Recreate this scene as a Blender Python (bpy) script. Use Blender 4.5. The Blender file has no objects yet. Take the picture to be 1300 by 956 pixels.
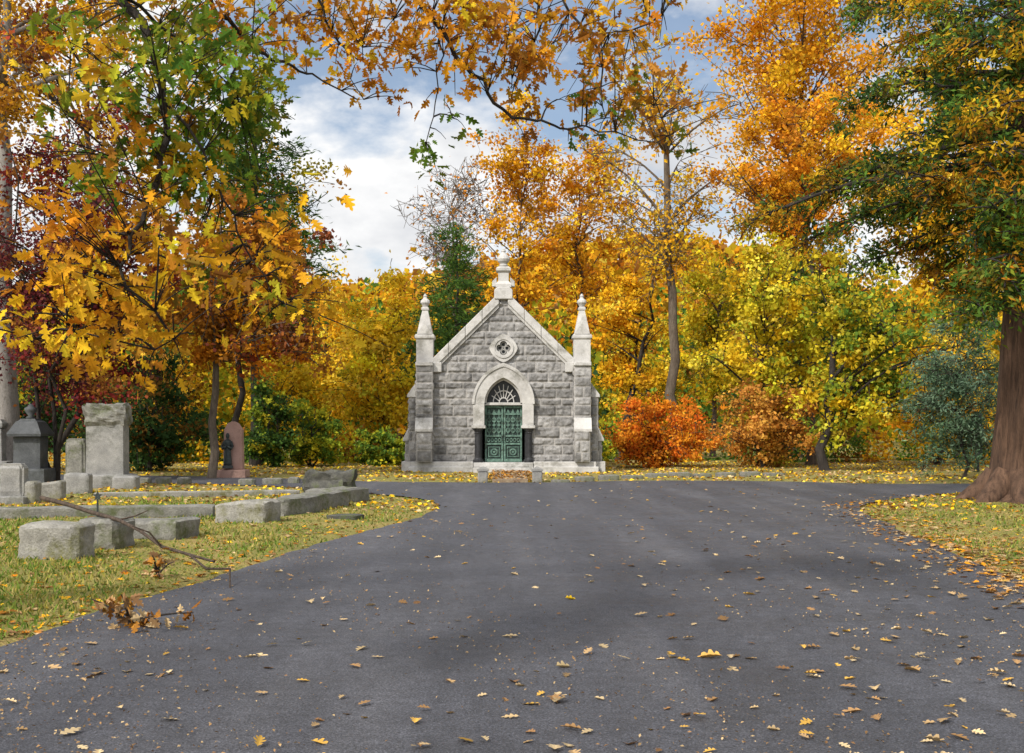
import bpy, bmesh, math, random
import numpy as np
from mathutils import Vector, Matrix
F=1444.0; H=1.5; HV=542.0
SC=bpy.context.scene; COL=SC.collection
def W(u,v,Y): return np.array([(u-650)/F*Y, Y, H-(v-HV)/F*Y])
def XU(u,Y): return (u-650)/F*Y
def unit(a):
    a=np.asarray(a,float); return a/(np.linalg.norm(a,axis=-1,keepdims=True)+1e-9)
def sstep(a,b,x):
    t=np.clip((x-a)/(b-a),0,1); return t*t*(3-2*t)
# ---------------------------------------------------------------- materials
def newmat(name):
    m=bpy.data.materials.new(name); m.use_nodes=True; nt=m.node_tree
    for n in list(nt.nodes): nt.nodes.remove(n)
    out=nt.nodes.new('ShaderNodeOutputMaterial'); return m,nt,out
def nd(nt,t,**kw):
    n=nt.nodes.new(t)
    for k,v in kw.items():
        if k in n.inputs.keys(): n.inputs[k].default_value=v
        else: setattr(n,k,v)
    return n
def ramp(nt,src,stops):
    r=nt.nodes.new('ShaderNodeValToRGB'); e=r.color_ramp.elements
    while len(e)<len(stops): e.new(0.5)
    for i,(p,c) in enumerate(stops):
        e[i].position=p; e[i].color=(c[0],c[1],c[2],1) if hasattr(c,'__len__') else (c,c,c,1)
    nt.links.new(src,r.inputs[0]); return r.outputs[0]
def noise(nt,vec,scale,detail=4,rough=.6):
    n=nt.nodes.new('ShaderNodeTexNoise'); n.inputs['Scale'].default_value=scale
    n.inputs['Detail'].default_value=detail; n.inputs['Roughness'].default_value=rough
    nt.links.new(vec,n.inputs['Vector']); return n.outputs[0]
def mixc(nt,fac,a,b,mode='MIX'):
    m=nt.nodes.new('ShaderNodeMixRGB'); m.blend_type=mode
    for s,i in ((fac,0),(a,1),(b,2)):
        if hasattr(s,'links'): nt.links.new(s,m.inputs[i])
        elif hasattr(s,'__len__'): m.inputs[i].default_value=(s[0],s[1],s[2],1)
        else: m.inputs[i].default_value=s
    return m.outputs[0]
def leafmat(name,trans=.38):
    m,nt,out=newmat(name); a=nd(nt,'ShaderNodeAttribute'); a.attribute_name='Col'
    d=nd(nt,'ShaderNodeBsdfDiffuse'); t=nd(nt,'ShaderNodeBsdfTranslucent'); mx=nd(nt,'ShaderNodeMixShader'); mx.inputs[0].default_value=trans
    nt.links.new(a.outputs['Color'],d.inputs['Color']); nt.links.new(a.outputs['Color'],t.inputs['Color'])
    nt.links.new(d.outputs[0],mx.inputs[1]); nt.links.new(t.outputs[0],mx.inputs[2]); nt.links.new(mx.outputs[0],out.inputs[0]); return m
def surf(name,c1,c2,scale=4,c3=None,s3=.9,fine=60,bump=.3,rough=.85,attr=False,finec=.25,metal=0,stretch=(1,1,1),spec=.3):
    m,nt,out=newmat(name); tc=nd(nt,'ShaderNodeTexCoord'); mp=nd(nt,'ShaderNodeMapping'); mp.inputs['Scale'].default_value=stretch
    nt.links.new(tc.outputs['Object'],mp.inputs[0]); v=mp.outputs[0]
    n1=noise(nt,v,scale,6); col=ramp(nt,n1,[(.35,c1),(.65,c2)])
    if c3 is not None:
        n3=noise(nt,v,s3,5,.7); f=ramp(nt,n3,[(.5,0.0),(.66,1.0)]); col=mixc(nt,f,col,c3)
    n2=noise(nt,v,fine,3,.7); g=ramp(nt,n2,[(.3,1-finec),(.7,1+finec)]); col=mixc(nt,1.0,col,g,'MULTIPLY')
    if attr:
        a=nd(nt,'ShaderNodeAttribute'); a.attribute_name='Col'; col=mixc(nt,1.0,col,a.outputs['Color'],'MULTIPLY')
    p=nd(nt,'ShaderNodeBsdfPrincipled'); p.inputs['Roughness'].default_value=rough; p.inputs['Metallic'].default_value=metal
    p.inputs['Specular IOR Level'].default_value=spec
    nt.links.new(col,p.inputs['Base Color'])
    if bump:
        b=nd(nt,'ShaderNodeBump'); b.inputs['Strength'].default_value=bump; b.inputs['Distance'].default_value=.03
        ad=nd(nt,'ShaderNodeMath'); ad.operation='ADD'; nt.links.new(n1,ad.inputs[0]); nt.links.new(n2,ad.inputs[1])
        nt.links.new(ad.outputs[0],b.inputs['Height']); nt.links.new(b.outputs[0],p.inputs['Normal'])
    nt.links.new(p.outputs[0],out.inputs[0]); return m
M={}
M['leaf']=leafmat('leaf',.38); M['grass']=leafmat('grass_blade',.3); M['litter']=leafmat('litter',.1)
M['rock']=surf('rock_granite',(.205,.20,.196),(.31,.303,.297),2.5,(.135,.132,.13),1.3,40,.3,.9,True,finec=.25)
M['smooth']=surf('dressed_granite',(.41,.395,.375),(.54,.525,.50),3,(.25,.24,.215),1.8,50,.2,.8,finec=.14)
M['blackgranite']=surf('polished_dark_granite',(.02,.02,.022),(.045,.045,.048),8,None,1,90,.0,.3)
M['dark']=surf('dark_glass',(.010,.011,.012),(.03,.031,.032),4,None,1,30,0,.3)
M['verdigris']=surf('verdigris_bronze',(.05,.10,.08),(.145,.24,.19),9,(.04,.055,.04),5,40,.2,.65)
M['verdark']=surf('verdigris_dark',(.014,.027,.023),(.038,.07,.056),9,(.012,.018,.015),4,40,.2,.6)
M['slate']=surf('roof_slab',(.16,.16,.165),(.24,.24,.24),2,None,1,40,.3,.85)
M['gstone']=surf('grey_headstone',(.19,.185,.175),(.30,.29,.27),3,(.11,.11,.09),1.6,45,.3,.9)
M['gdark']=surf('dark_headstone',(.05,.053,.057),(.09,.095,.10),3,(.04,.045,.04),2,45,.2,.7)
M['gpink']=surf('pink_granite',(.34,.20,.16),(.43,.27,.22),4,(.26,.16,.125),2,60,.15,.7)
M['kerb']=surf('kerb_granite',(.20,.19,.165),(.32,.305,.27),4.5,(.14,.135,.06),2.6,40,.6,.9)
M['kerbd']=surf('weathered_kerb',(.14,.135,.12),(.24,.23,.20),4.5,(.09,.10,.045),2.6,40,.6,.95)
M['mossy']=surf('mossy_dark_stone',(.055,.055,.048),(.12,.115,.10),6,(.07,.085,.03),3,40,.7,.95)
M['bronze']=surf('dark_bronze',(.03,.035,.035),(.06,.075,.07),8,None,2,50,.1,.5,metal=.4)
M['bark']=surf('brown_bark',(.05,.036,.026),(.12,.085,.062),5,None,1,30,.9,.95,stretch=(3,3,.5))
M['barkdark']=surf('dark_bark',(.020,.016,.014),(.05,.041,.034),5,None,1,30,.8,.95,stretch=(3,3,.5))
M['barkgrey']=surf('pale_bark',(.14,.125,.11),(.36,.335,.31),3.2,(.08,.066,.05),3.2,30,.6,.95,stretch=(1.5,1.5,.6))
M['barktan']=surf('tan_bark',(.08,.06,.045),(.16,.128,.095),5,None,1,30,.8,.95,stretch=(3,3,.5))
M['barkred']=surf('red_brown_bark',(.07,.04,.026),(.20,.115,.072),4,(.045,.028,.02),2,26,1.0,.95,stretch=(4,4,.35))
M['signblack']=surf('black_paint',(.012,.012,.013),(.02,.02,.022),5,None,1,40,0,.4)
M['signwhite']=surf('white_paint',(.5,.5,.48),(.6,.6,.58),5,None,1,40,0,.6)
# ---------------------------------------------------------------- object helpers
def link(o,parent=None):
    COL.objects.link(o)
    if parent is not None: o.parent=parent
    return o
def tag(o,label=None,cat=None,group=None,kind=None):
    if label: o['label']=label
    if cat: o['category']=cat
    if group: o['group']=group
    if kind: o['kind']=kind
    return o
def thing(name,loc,label,cat,group=None,rz=0):
    o=bpy.data.objects.new(name,None); o.empty_display_size=.2; o.location=loc; o.rotation_euler=(0,0,rz); link(o)
    return tag(o,label,cat,group)
def obj(name,bm,mat,parent=None,loc=(0,0,0),smooth=False,rz=0):
    bmesh.ops.recalc_face_normals(bm,faces=bm.faces[:])
    me=bpy.data.meshes.new(name); bm.to_mesh(me); bm.free()
    if smooth:
        for p in me.polygons: p.use_smooth=True
    me.materials.append(mat); o=bpy.data.objects.new(name,me); o.location=loc; o.rotation_euler=(0,0,rz); return link(o,parent)
def npmesh(name,V,faces_flat,fsize,mat,col=None,parent=None,smooth=False,loc=(0,0,0)):
    V=np.asarray(V,np.float32); me=bpy.data.meshes.new(name)
    me.vertices.add(len(V)); me.vertices.foreach_set('co',V.ravel())
    ff=np.asarray(faces_flat,np.int32).ravel(); nf=len(ff)//fsize
    me.loops.add(len(ff)); me.loops.foreach_set('vertex_index',ff)
    me.polygons.add(nf); me.polygons.foreach_set('loop_start',np.arange(nf,dtype=np.int32)*fsize)
    me.polygons.foreach_set('loop_total',np.full(nf,fsize,np.int32))
    if smooth: me.polygons.foreach_set('use_smooth',np.ones(nf,bool))
    me.update(calc_edges=True)
    if col is not None:
        c=np.ones((len(V),4),np.float32); c[:,:3]=col
        a=me.color_attributes.new('Col','FLOAT_COLOR','POINT'); a.data.foreach_set('color',c.ravel())
    me.materials.append(mat); o=bpy.data.objects.new(name,me); o.location=loc; return link(o,parent)
# ---------------------------------------------------------------- bmesh shapes
def box(bm,x0,x1,y0,y1,z0,z1,bev=0):
    b=bmesh.new(); vs=[b.verts.new((x,y,z)) for x in (x0,x1) for y in (y0,y1) for z in (z0,z1)]
    for f in ((0,1,3,2),(4,6,7,5),(0,4,5,1),(2,3,7,6),(0,2,6,4),(1,5,7,3)): b.faces.new([vs[i] for i in f])
    if bev: bmesh.ops.bevel(b,geom=b.edges[:],offset=bev,segments=1,affect='EDGES')
    merge(bm,b)
def merge(bm,b):
    bmesh.ops.recalc_face_normals(b,faces=b.faces[:])
    me=bpy.data.meshes.new('t'); b.to_mesh(me); b.free(); bm.from_mesh(me); bpy.data.meshes.remove(me)
def prism(bm,pts,y0,y1,bev=0):
    b=bmesh.new(); a=[b.verts.new((x,y0,z)) for x,z in pts]; c=[b.verts.new((x,y1,z)) for x,z in pts]; n=len(pts)
    b.faces.new(a); b.faces.new(c[::-1])
    for i in range(n): b.faces.new([a[i],c[i],c[(i+1)%n],a[(i+1)%n]])
    if bev: bmesh.ops.bevel(b,geom=[e for e in b.edges if e.calc_length()>bev*3],offset=bev,segments=1,affect='EDGES')
    merge(bm,b)
def ringprism(bm,outer,inner,y0,y1,closed=False):
    n=len(outer); rng=range(n if closed else n-1)
    vo0=[bm.verts.new((x,y0,z)) for x,z in outer]; vi0=[bm.verts.new((x,y0,z)) for x,z in inner]
    vo1=[bm.verts.new((x,y1,z)) for x,z in outer]; vi1=[bm.verts.new((x,y1,z)) for x,z in inner]
    for i in rng:
        j=(i+1)%n
        for q in ((vo0[i],vo0[j],vi0[j],vi0[i]),(vo1[i],vi1[i],vi1[j],vo1[j]),(vo0[i],vo1[i],vo1[j],vo0[j]),(vi0[i],vi0[j],vi1[j],vi1[i])): bm.faces.new(q)
    if not closed:
        for k in (0,n-1): bm.faces.new((vo0[k],vi0[k],vi1[k],vo1[k]))
def lathe(bm,prof,n=16,cx=0,cy=0,rot=0,sx=1,sy=1):
    rings=[]
    for r,z in prof:
        rings.append([bm.verts.new((cx+sx*r*math.cos(rot+2*math.pi*k/n),cy+sy*r*math.sin(rot+2*math.pi*k/n),z)) for k in range(n)])
    for a,b in zip(rings,rings[1:]):
        for k in range(n): bm.faces.new((a[k],a[(k+1)%n],b[(k+1)%n],b[k]))
    bm.faces.new(rings[0][::-1]); bm.faces.new(rings[-1])
class Tubes:
    def __init__(s): s.V=[]; s.Fc=[]; s.n=0
    def add(s,pts,rad,n=6,bumpy=0,rng=None):
        pts=np.asarray(pts,float); k=len(pts); rad=np.broadcast_to(np.asarray(rad,float),(k,))
        t=np.gradient(pts,axis=0); t=unit(t); ref=np.where(np.abs(t[:,2:3])>.9,np.array([[1.,0,0]]),np.array([[0,0,1.]]))
        a=unit(np.cross(t,ref)); b=np.cross(t,a)
        for i in range(1,k):
            p=a[i-1]-t[i]*np.dot(a[i-1],t[i]); p/= (np.linalg.norm(p)+1e-9); a[i]=p; b[i]=np.cross(t[i],p)
        th=np.arange(n)*2*np.pi/n; rr=rad[:,None]*np.ones((1,n))
        if bumpy and rng is not None: rr=rr*(1+bumpy*rng.normal(size=(1,n)))*(1+bumpy*.4*rng.normal(size=(k,n)))
        ring=pts[:,None,:]+rr[:,:,None]*(np.cos(th)[None,:,None]*a[:,None,:]+np.sin(th)[None,:,None]*b[:,None,:])
        s.V.append(ring.reshape(-1,3))
        i=np.arange(k-1)[:,None]*n; j=np.arange(n)[None,:]; j2=(j+1)%n
        q=np.stack([i+j,i+j2,i+n+j2,i+n+j],-1).reshape(-1,4)+s.n; s.Fc.append(q); s.n+=k*n
    def build(s,name,mat,parent,smooth=True):
        return npmesh(name,np.concatenate(s.V),np.concatenate(s.Fc),4,mat,None,parent,smooth)
# ---------------------------------------------------------------- leaves
def pick(pal,n,rng,jit=.18):
    P=np.array(pal); c=P[rng.integers(0,len(P),n)]
    return np.clip(c*np.clip(1+jit*rng.normal(size=(n,1)),.4,1.7),0,.95)
def leafquads(C,rng,L,ratio,colr,up=.5,A=None,fold=.12):
    n=len(C); N=unit(rng.normal(size=(n,3))+np.array([0,0,up]))
    if A is None: A=rng.normal(size=(n,3))
    A=unit(A-N*np.sum(A*N,1,keepdims=True)); B=np.cross(N,A)
    L=(L*rng.uniform(.65,1.35,(n,1))); Wd=L*ratio
    V=np.stack([C-A*L/2,C+B*Wd/2+N*L*fold,C+A*L/2,C-B*Wd/2+N*L*fold],1).reshape(-1,3)
    return V,np.arange(4*n),np.repeat(np.clip(colr,0,.95),4,0)
OAKH=[(.10,.04),(.17,.17),(.26,.22),(.31,.08),(.44,.30),(.54,.34),(.56,.10),(.70,.24),(.79,.22),(.80,.07),(.91,.08)]
def oakleaves(name,C,A,N,L,colr,mat,parent=None,curl=.25,burn=.0):
    n=len(C); N=unit(N); A=unit(A-N*np.sum(A*N,1,keepdims=True)); B=np.cross(N,A)
    T=[(0,0)]+OAKH+[(1,0)]+[(x,-y) for x,y in OAKH]; T=np.array(T); k=len(T)
    f1=list(range(0,13)); f2=[0]+[12]+list(range(23,12,-1))
    r5=np.random.default_rng(5); cu=r5.uniform(-.1,curl,(n,1)); fo=r5.uniform(.0,.5,(n,1)); wd=r5.uniform(.75,1.15,(n,1))
    x=T[:,0][None]; y=T[:,1][None]*wd; z=fo*np.abs(y)-cu*x*x
    L=L.reshape(n,1)
    V=C[:,None,:]+(x*L)[...,None]*A[:,None,:]+(y*L)[...,None]*B[:,None,:]+(z*L)[...,None]*N[:,None,:]
    base=(np.arange(n)*k)[:,None]
    Fc=np.concatenate([base+np.array(f1)[None],base+np.array(f2)[None]],0)
    one=[1.0,1.05,1.08,.85,1.05,1.08,.85,1.03,1.05,.9,.95]; sh=np.array([.75]+one+[.85]+one)
    cc=np.clip(colr,0,.95)[:,None,:]*sh[None,:,None]
    if burn:   # lobes turning brown, more on some leaves than on others
        bf=(r5.random((n,1))**2*burn)*np.clip(np.abs(T[:,1])[None]*2.6+T[:,0][None]*.3,0,1)*r5.uniform(.5,1,(n,k)); cc=cc*(1-bf[...,None])+np.array([.30,.12,.03])*bf[...,None]
    return npmesh(name,V.reshape(-1,3),Fc.ravel(),13,mat,np.clip(cc,0,.95).reshape(-1,3),parent)
YEL=[(.86,.56,.03),(.80,.47,.02),(.90,.64,.08),(.66,.48,.03)]
GOLD=[(.80,.43,.02),(.72,.34,.018),(.86,.54,.03),(.58,.33,.03)]
ORA=[(.70,.29,.02),(.60,.21,.016),(.78,.37,.025),(.45,.18,.025)]
RED=[(.84,.27,.03),(.74,.18,.022),(.88,.38,.04),(.60,.13,.02)]
BRN=[(.34,.15,.03),(.27,.11,.025),(.46,.21,.035)]
MAR=[(.11,.028,.035),(.16,.03,.033),(.08,.027,.035),(.28,.035,.03)]
YGR=[(.50,.47,.03),(.66,.52,.03),(.30,.35,.03)]
GRN=[(.10,.19,.03),(.075,.15,.028),(.16,.25,.035)]
DGR=[(.032,.07,.025),(.045,.09,.028),(.065,.115,.03)]
TEAL=[(.17,.26,.17),(.21,.30,.19),(.12,.20,.11),(.09,.16,.08)]
TAN=[(.42,.28,.14),(.34,.20,.09),(.50,.36,.19),(.27,.15,.07)]
# ---------------------------------------------------------------- road outline and ground
RP=[(-3.9,-14),(-3.6,0),(-3.42,7.5),(-3.38,8.9),(-3.15,10.2),(-2.85,11.8),(-2.48,14.4),(-1.95,16.8),(-1.48,19.2),(-1.40,21.6),(-1.98,23.8),(-3.6,26.0),
    (-6,28.5),(-12,31),(-30,34),(-70,38),(-70,43),(-30,38.5),(-12,35),(-6,32.6),(-4,31.2),(-1,30.5),(1,30.6),(4,31.6),(7,31.2),(10,29.8),(16,29.6),(60,26),(60,21.5),(16,26),
    (11,26.0),(8.9,24.6),(7.1,22.4),(6.3,20.6),(5.75,17.2),(5.25,13.7),(4.85,10.7),(4.6,6),(4.6,-14)]
def catmull(P,n=6):
    P=np.array(P,float); m=len(P); out=[]
    for i in range(m):
        p0,p1,p2,p3=P[i-1],P[i],P[(i+1)%m],P[(i+2)%m]
        for k in range(n):
            t=k/n; out.append(.5*((2*p1)+(-p0+p2)*t+(2*p0-5*p1+4*p2-p3)*t*t+(-p0+3*p1-3*p2+p3)*t**3))
    return np.array(out)
ro=catmull(RP,6); rr=np.random.default_rng(1); ro+=rr.normal(size=ro.shape)*.03
def sd(x,y):
    x=np.asarray(x,float); y=np.asarray(y,float); D=np.full(x.shape,1e9); ins=np.zeros(x.shape,bool); n=len(ro)
    for i in range(n):
        ax,ay=ro[i]; bx,by=ro[(i+1)%n]; dx,dy=bx-ax,by-ay
        t=np.clip(((x-ax)*dx+(y-ay)*dy)/(dx*dx+dy*dy+1e-12),0,1)
        D=np.minimum(D,np.hypot(x-ax-t*dx,y-ay-t*dy))
        c=((ay>y)!=(by>y)); 
        with np.errstate(divide='ignore',invalid='ignore'): xi=(bx-ax)*(y-ay)/((by-ay) if by!=ay else 1e-9)+ax
        ins^=(c&(x<xi))
    return np.where(ins,-D,D)
def gzA(x,y):
    x=np.asarray(x,float); y=np.asarray(y,float)
    d=sd(x,y); s=sstep(0,.9,d); nz=np.sin(x*1.7+.4*y)*.5+np.sin(y*1.3-.7*x+2)*.5+np.sin(3.1*x+2.3*y)*.3
    return -.05*(d<0)+s*(.035+.025*nz)
def gz(x,y): return float(gzA(np.array([x]),np.array([y]))[0])
xs=np.unique(np.concatenate([np.arange(-14,14.01,.2),np.arange(-60,60,3),np.linspace(-500,500,21)]))
ys=np.unique(np.concatenate([np.arange(3,39,.2),np.arange(-30,120,3),np.linspace(-100,900,21)]))
gx,gy=np.meshgrid(xs,ys); GZ=gzA(gx.ravel(),gy.ravel())
nx,ny=len(xs),len(ys); ii=(np.arange(ny-1)[:,None]*nx+np.arange(nx-1)[None,:]).ravel()
m,nt,out=newmat('grass_ground'); tc=nd(nt,'ShaderNodeTexCoord'); v=tc.outputs['Object']
n1=noise(nt,v,.9,6,.65); c=ramp(nt,n1,[(.3,(.11,.14,.035)),(.48,(.21,.21,.055)),(.62,(.33,.26,.09)),(.75,(.22,.145,.06))])
n2=noise(nt,v,26,4,.7); c=mixc(nt,ramp(nt,n2,[(.45,0.),(.62,.8)]),c,(.36,.25,.10))
n4=noise(nt,v,55,3,.7); c=mixc(nt,1.,c,ramp(nt,n4,[(.3,.5),(.7,1.3)]),'MULTIPLY')
p=nd(nt,'ShaderNodeBsdfPrincipled'); p.inputs['Roughness'].default_value=1; p.inputs['Specular IOR Level'].default_value=.1; nt.links.new(c,p.inputs['Base Color'])
b=nd(nt,'ShaderNodeBump'); b.inputs['Strength'].default_value=.8; b.inputs['Distance'].default_value=.04; nt.links.new(n2,b.inputs['Height']); nt.links.new(b.outputs[0],p.inputs['Normal'])
nt.links.new(p.outputs[0],out.inputs[0]); M['ground']=m
g=npmesh('ground',np.stack([gx.ravel(),gy.ravel(),GZ],1),np.stack([ii,ii+1,ii+nx+1,ii+nx],1),4,M['ground'],smooth=True); tag(g,kind='structure')
# asphalt: coarse cool grey aggregate, faint worn bands, damp patches
m,nt,out=newmat('asphalt'); tc=nd(nt,'ShaderNodeTexCoord'); v=tc.outputs['Object']
mp=nd(nt,'ShaderNodeMapping'); mp.inputs['Scale'].default_value=(1.0,.09,1); nt.links.new(v,mp.inputs[0])
nb=noise(nt,mp.outputs[0],1.2,4,.55); c=ramp(nt,nb,[(.36,(.049,.050,.060)),(.5,(.060,.061,.072)),(.66,(.083,.083,.094))])
nm=noise(nt,v,1.1,6,.7); c=mixc(nt,1.,c,ramp(nt,nm,[(.3,.72),(.7,1.26)]),'MULTIPLY')
nq=noise(nt,v,9,5,.75); c=mixc(nt,1.,c,ramp(nt,nq,[(.3,.72),(.7,1.28)]),'MULTIPLY')
nf=noise(nt,v,70,3,.8); c=mixc(nt,1.,c,ramp(nt,nf,[(.3,.3),(.52,.95),(.72,2.3)]),'MULTIPLY')
ns=noise(nt,v,120,2,.6); c=mixc(nt,ramp(nt,ns,[(.66,0.),(.72,.65)]),c,(.23,.22,.20))
p=nd(nt,'ShaderNodeBsdfPrincipled'); p.inputs['Specular IOR Level'].default_value=.4; nt.links.new(c,p.inputs['Base Color'])
nt.links.new(ramp(nt,nm,[(.3,.48),(.7,.8)]),p.inputs['Roughness'])
b=nd(nt,'ShaderNodeBump'); b.inputs['Strength'].default_value=.8; b.inputs['Distance'].default_value=.014; nt.links.new(nf,b.inputs['Height']); nt.links.new(b.outputs[0],p.inputs['Normal'])
nt.links.new(p.outputs[0],out.inputs[0]); M['asphalt']=m
bm=bmesh.new(); bm.faces.new([bm.verts.new((x,y,.012)) for x,y in ro]); bmesh.ops.triangulate(bm,faces=bm.faces[:])
o=obj('road',bm,M['asphalt']); tag(o,kind='structure')
if o.data.polygons[0].normal.z<0: o.data.flip_normals()
# ---------------------------------------------------------------- mausoleum
MX,MY=-.28,37.3; MZ=.05
ma=thing('mausoleum',(MX,MY,MZ),'small grey granite gabled mausoleum with green doors at the end of the road','mausoleum')
def vnoise(X,Z,sp,rng):
    gx0=X.min();gz0=Z.min(); G=rng.normal(size=(int((Z.max()-gz0)/sp)+3,int((X.max()-gx0)/sp)+3))
    a=(X-gx0)/sp; b=(Z-gz0)/sp; i=a.astype(int); j=b.astype(int); fa=a-i; fb=b-j
    return (G[j,i]*(1-fa)+G[j,i+1]*fa)*(1-fb)+(G[j+1,i]*(1-fa)+G[j+1,i+1]*fa)*fb
class Rock:
    def __init__(s): s.V=[];s.F=[];s.C=[];s.n=0
    def panel(s,x0,x1,z0,z1,fn,res=.028,mask=None,seed=0,ch=(.30,.38),bw=(.48,.95),amp=.036):
        rng=np.random.default_rng(seed); nx=max(3,int((x1-x0)/res)+1); nz=max(3,int((z1-z0)/res)+1)
        X,Z=np.meshgrid(np.linspace(x0,x1,nx),np.linspace(z0,z1,nz))
        cz=[z0]
        while cz[-1]<z1-.2: cz.append(cz[-1]+rng.choice([rng.uniform(*ch),rng.uniform(*ch),rng.uniform(.2,.26)]))
        if len(cz)==1 or cz[-1]<z1: cz.append(z1)
        cz[-1]=max(z1,cz[-1]); cz=np.array(cz)
        ci=np.clip(np.searchsorted(cz,Z,side='right')-1,0,len(cz)-2)
        d=np.minimum(Z-cz[ci],cz[ci+1]-Z); tone=np.ones_like(X); off=np.zeros_like(X); tx=np.zeros_like(X)
        for k in range(len(cz)-1):
            jx=[x0-rng.uniform(0,.45)]
            while jx[-1]<x1: jx.append(jx[-1]+rng.uniform(*bw))
            jx=np.array(jx)
            if (x1-x0)<.9: jx=np.array([x0,x1]) if rng.random()<.55 else np.array([x0,x0+(x1-x0)*rng.uniform(.35,.65),x1])
            mk=ci==k; bi=np.clip(np.searchsorted(jx,X[mk],side='right')-1,0,len(jx)-2)
            d[mk]=np.minimum(d[mk],np.minimum(X[mk]-jx[bi],jx[bi+1]-X[mk]))
            tn=rng.uniform(.68,1.28,len(jx)); tone[mk]=tn[bi]; of=rng.uniform(-.3,.3,len(jx)); off[mk]=of[bi]
            sl=rng.normal(size=len(jx))*.03; tx[mk]=sl[bi]*(X[mk]-.5*(jx[bi]+jx[bi+1]))
        e=sstep(.012,.06,d)
        h=amp*e*(1+off+.5*vnoise(X,Z,.10,rng)+.3*vnoise(X,Z,.05,rng))+e*tx
        h=np.where(d<.014,0,h)
        joint=d<.016
        col=np.stack([tone,tone*.99,tone*.975],-1)*(1+.14*vnoise(X,Z,.06,rng))[...,None]
        col[joint]=np.array([1.38,1.34,1.28])
        P=fn(X,Z,h); i=(np.arange(nz-1)[:,None]*nx+np.arange(nx-1)[None,:])
        if mask is not None:
            xc=.25*(X[:-1,:-1]+X[1:,:-1]+X[:-1,1:]+X[1:,1:]); zc=.25*(Z[:-1,:-1]+Z[1:,:-1]+Z[:-1,1:]+Z[1:,1:]); i=i[mask(xc,zc)]
        i=i.ravel(); s.F.append(np.stack([i,i+1,i+nx+1,i+nx],1)+s.n); s.V.append(P.reshape(-1,3)); s.C.append(col.reshape(-1,3)); s.n+=nx*nz
    def build(s,name,parent): return npmesh(name,np.concatenate(s.V),np.concatenate(s.F),4,M['rock'],np.concatenate(s.C),parent)
def arch(a,rise,zs,n=14):
    R=(a*a+rise*rise)/(2*a); c=R-a; te=math.acos(max(-1,min(1,c/R))); pts=[]
    for k in range(n+1):
        t=te*k/n; pts.append((c-R*math.cos(t),zs+R*math.sin(t)))
    return pts+[(-x,z) for x,z in pts[-2::-1]]
def archin(x,z,a,rise,zs):
    R=(a*a+rise*rise)/(2*a); c=R-a; ax=np.abs(x); return np.where(z<zs,ax<a,np.hypot(ax+c,z-zs)<R)
SP=2.2; GA=5.72; GS=.99
r=Rock()
def fmask(x,z): return (z<GA-GS*np.abs(x))&(~archin(x,z,.78,1.05,SP))&(np.hypot(x,z-4.03)>.31)
r.panel(-2.3,2.3,.30,5.75,lambda X,Z,h:np.stack([X,-h,Z],-1),.026,fmask,11)
for s,sgn in ((1,1),(2,-1)):
    r.panel(.1,6.0,.3,3.55,lambda X,Z,h,sgn=sgn:np.stack([sgn*(2.3+h),X,Z],-1),.06,None,20+s)
r.panel(-2.3,2.3,.3,5.7,lambda X,Z,h:np.stack([X,6.0+h,Z],-1),.08,lambda x,z:z<GA-GS*np.abs(x),31)
r.build('wall',ma)
bm=bmesh.new(); box(bm,-3.02,-.98,-.34,6.2,0,.32,.02); box(bm,.98,3.02,-.34,6.2,0,.32,.02); box(bm,-.979,.979,.3,6.2,0,.31)
box(bm,-3.10,-.982,-.42,6.28,-.1,.16,.02); box(bm,.982,3.10,-.42,6.28,-.1,.16,.02); obj('plinth',bm,M['smooth'],ma)
bm=bmesh.new(); box(bm,-.975,.975,-.75,.3,-.1,.14,.015); box(bm,-.97,.97,-.38,.3,.14,.29,.015); obj('step',bm,M['smooth'],ma)
for sg in (-1,1):
    bm=bmesh.new(); prism(bm,[(0,5.62),(sg*2.55,5.62-.99*2.55),(sg*2.55,5.62-.99*2.55-.12),(0,5.48)],.32,5.8); obj('roof_slope',bm,M['slate'],ma)
    bm=bmesh.new(); prism(bm,[(sg*.002,5.95),(sg*2.5,5.95-.99*2.5),(sg*2.5,5.55-.99*2.5),(sg*.002,5.55)],5.81,6.25); obj('rear_coping',bm,M['smooth'],ma)
for sg in (-1,1):
    bm=bmesh.new()
    segs=4
    for k in range(segs):
        t0=.14+(2.34-.14)*k/segs+.004; t1=.14+(2.34-.14)*(k+1)/segs-.004
        f=lambda t,dz:(sg*t,5.98-.99*t+dz)
        prism(bm,[f(t0,0),f(t1,0),f(t1,-.36),f(t0,-.36)],-.16,.31,.018)
        prism(bm,[f(t0,-.362),f(t1,-.362),f(t1,-.47),f(t0,-.47)],-.10,.30)
    box(bm,min(sg*2.02,sg*2.30),max(sg*2.02,sg*2.30),-.17,.3,3.24,3.56,.015)
    obj('gable_coping',bm,M['smooth'],ma)
bm=bmesh.new()
prism(bm,[(-.30,5.62),(.30,5.62),(.30,5.92),(.2,6.02),(-.2,6.02),(-.30,5.92)],-.20,.34,.02)
lathe(bm,[(.36,6.02),(.36,6.12),(.30,6.17),(.24,6.22),(.24,6.5),(.34,6.56),(.34,6.64),(.24,6.70)],4,0,.07,math.pi/4)
for sx in (-1,1): prism(bm,[(sx*.22,6.05),(sx*.37,6.05),(sx*.37,6.22),(sx*.22,6.36)],-.05,.19,.01)
lathe(bm,[(.12,6.70),(.15,6.76),(.11,6.80),(.19,6.88),(.215,6.96),(.17,7.06),(.10,7.13),(.06,7.18),(.08,7.22),(.055,7.28),(.01,7.31)],12,0,.07)
obj('apex_finial',bm,M['smooth'],ma)
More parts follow.
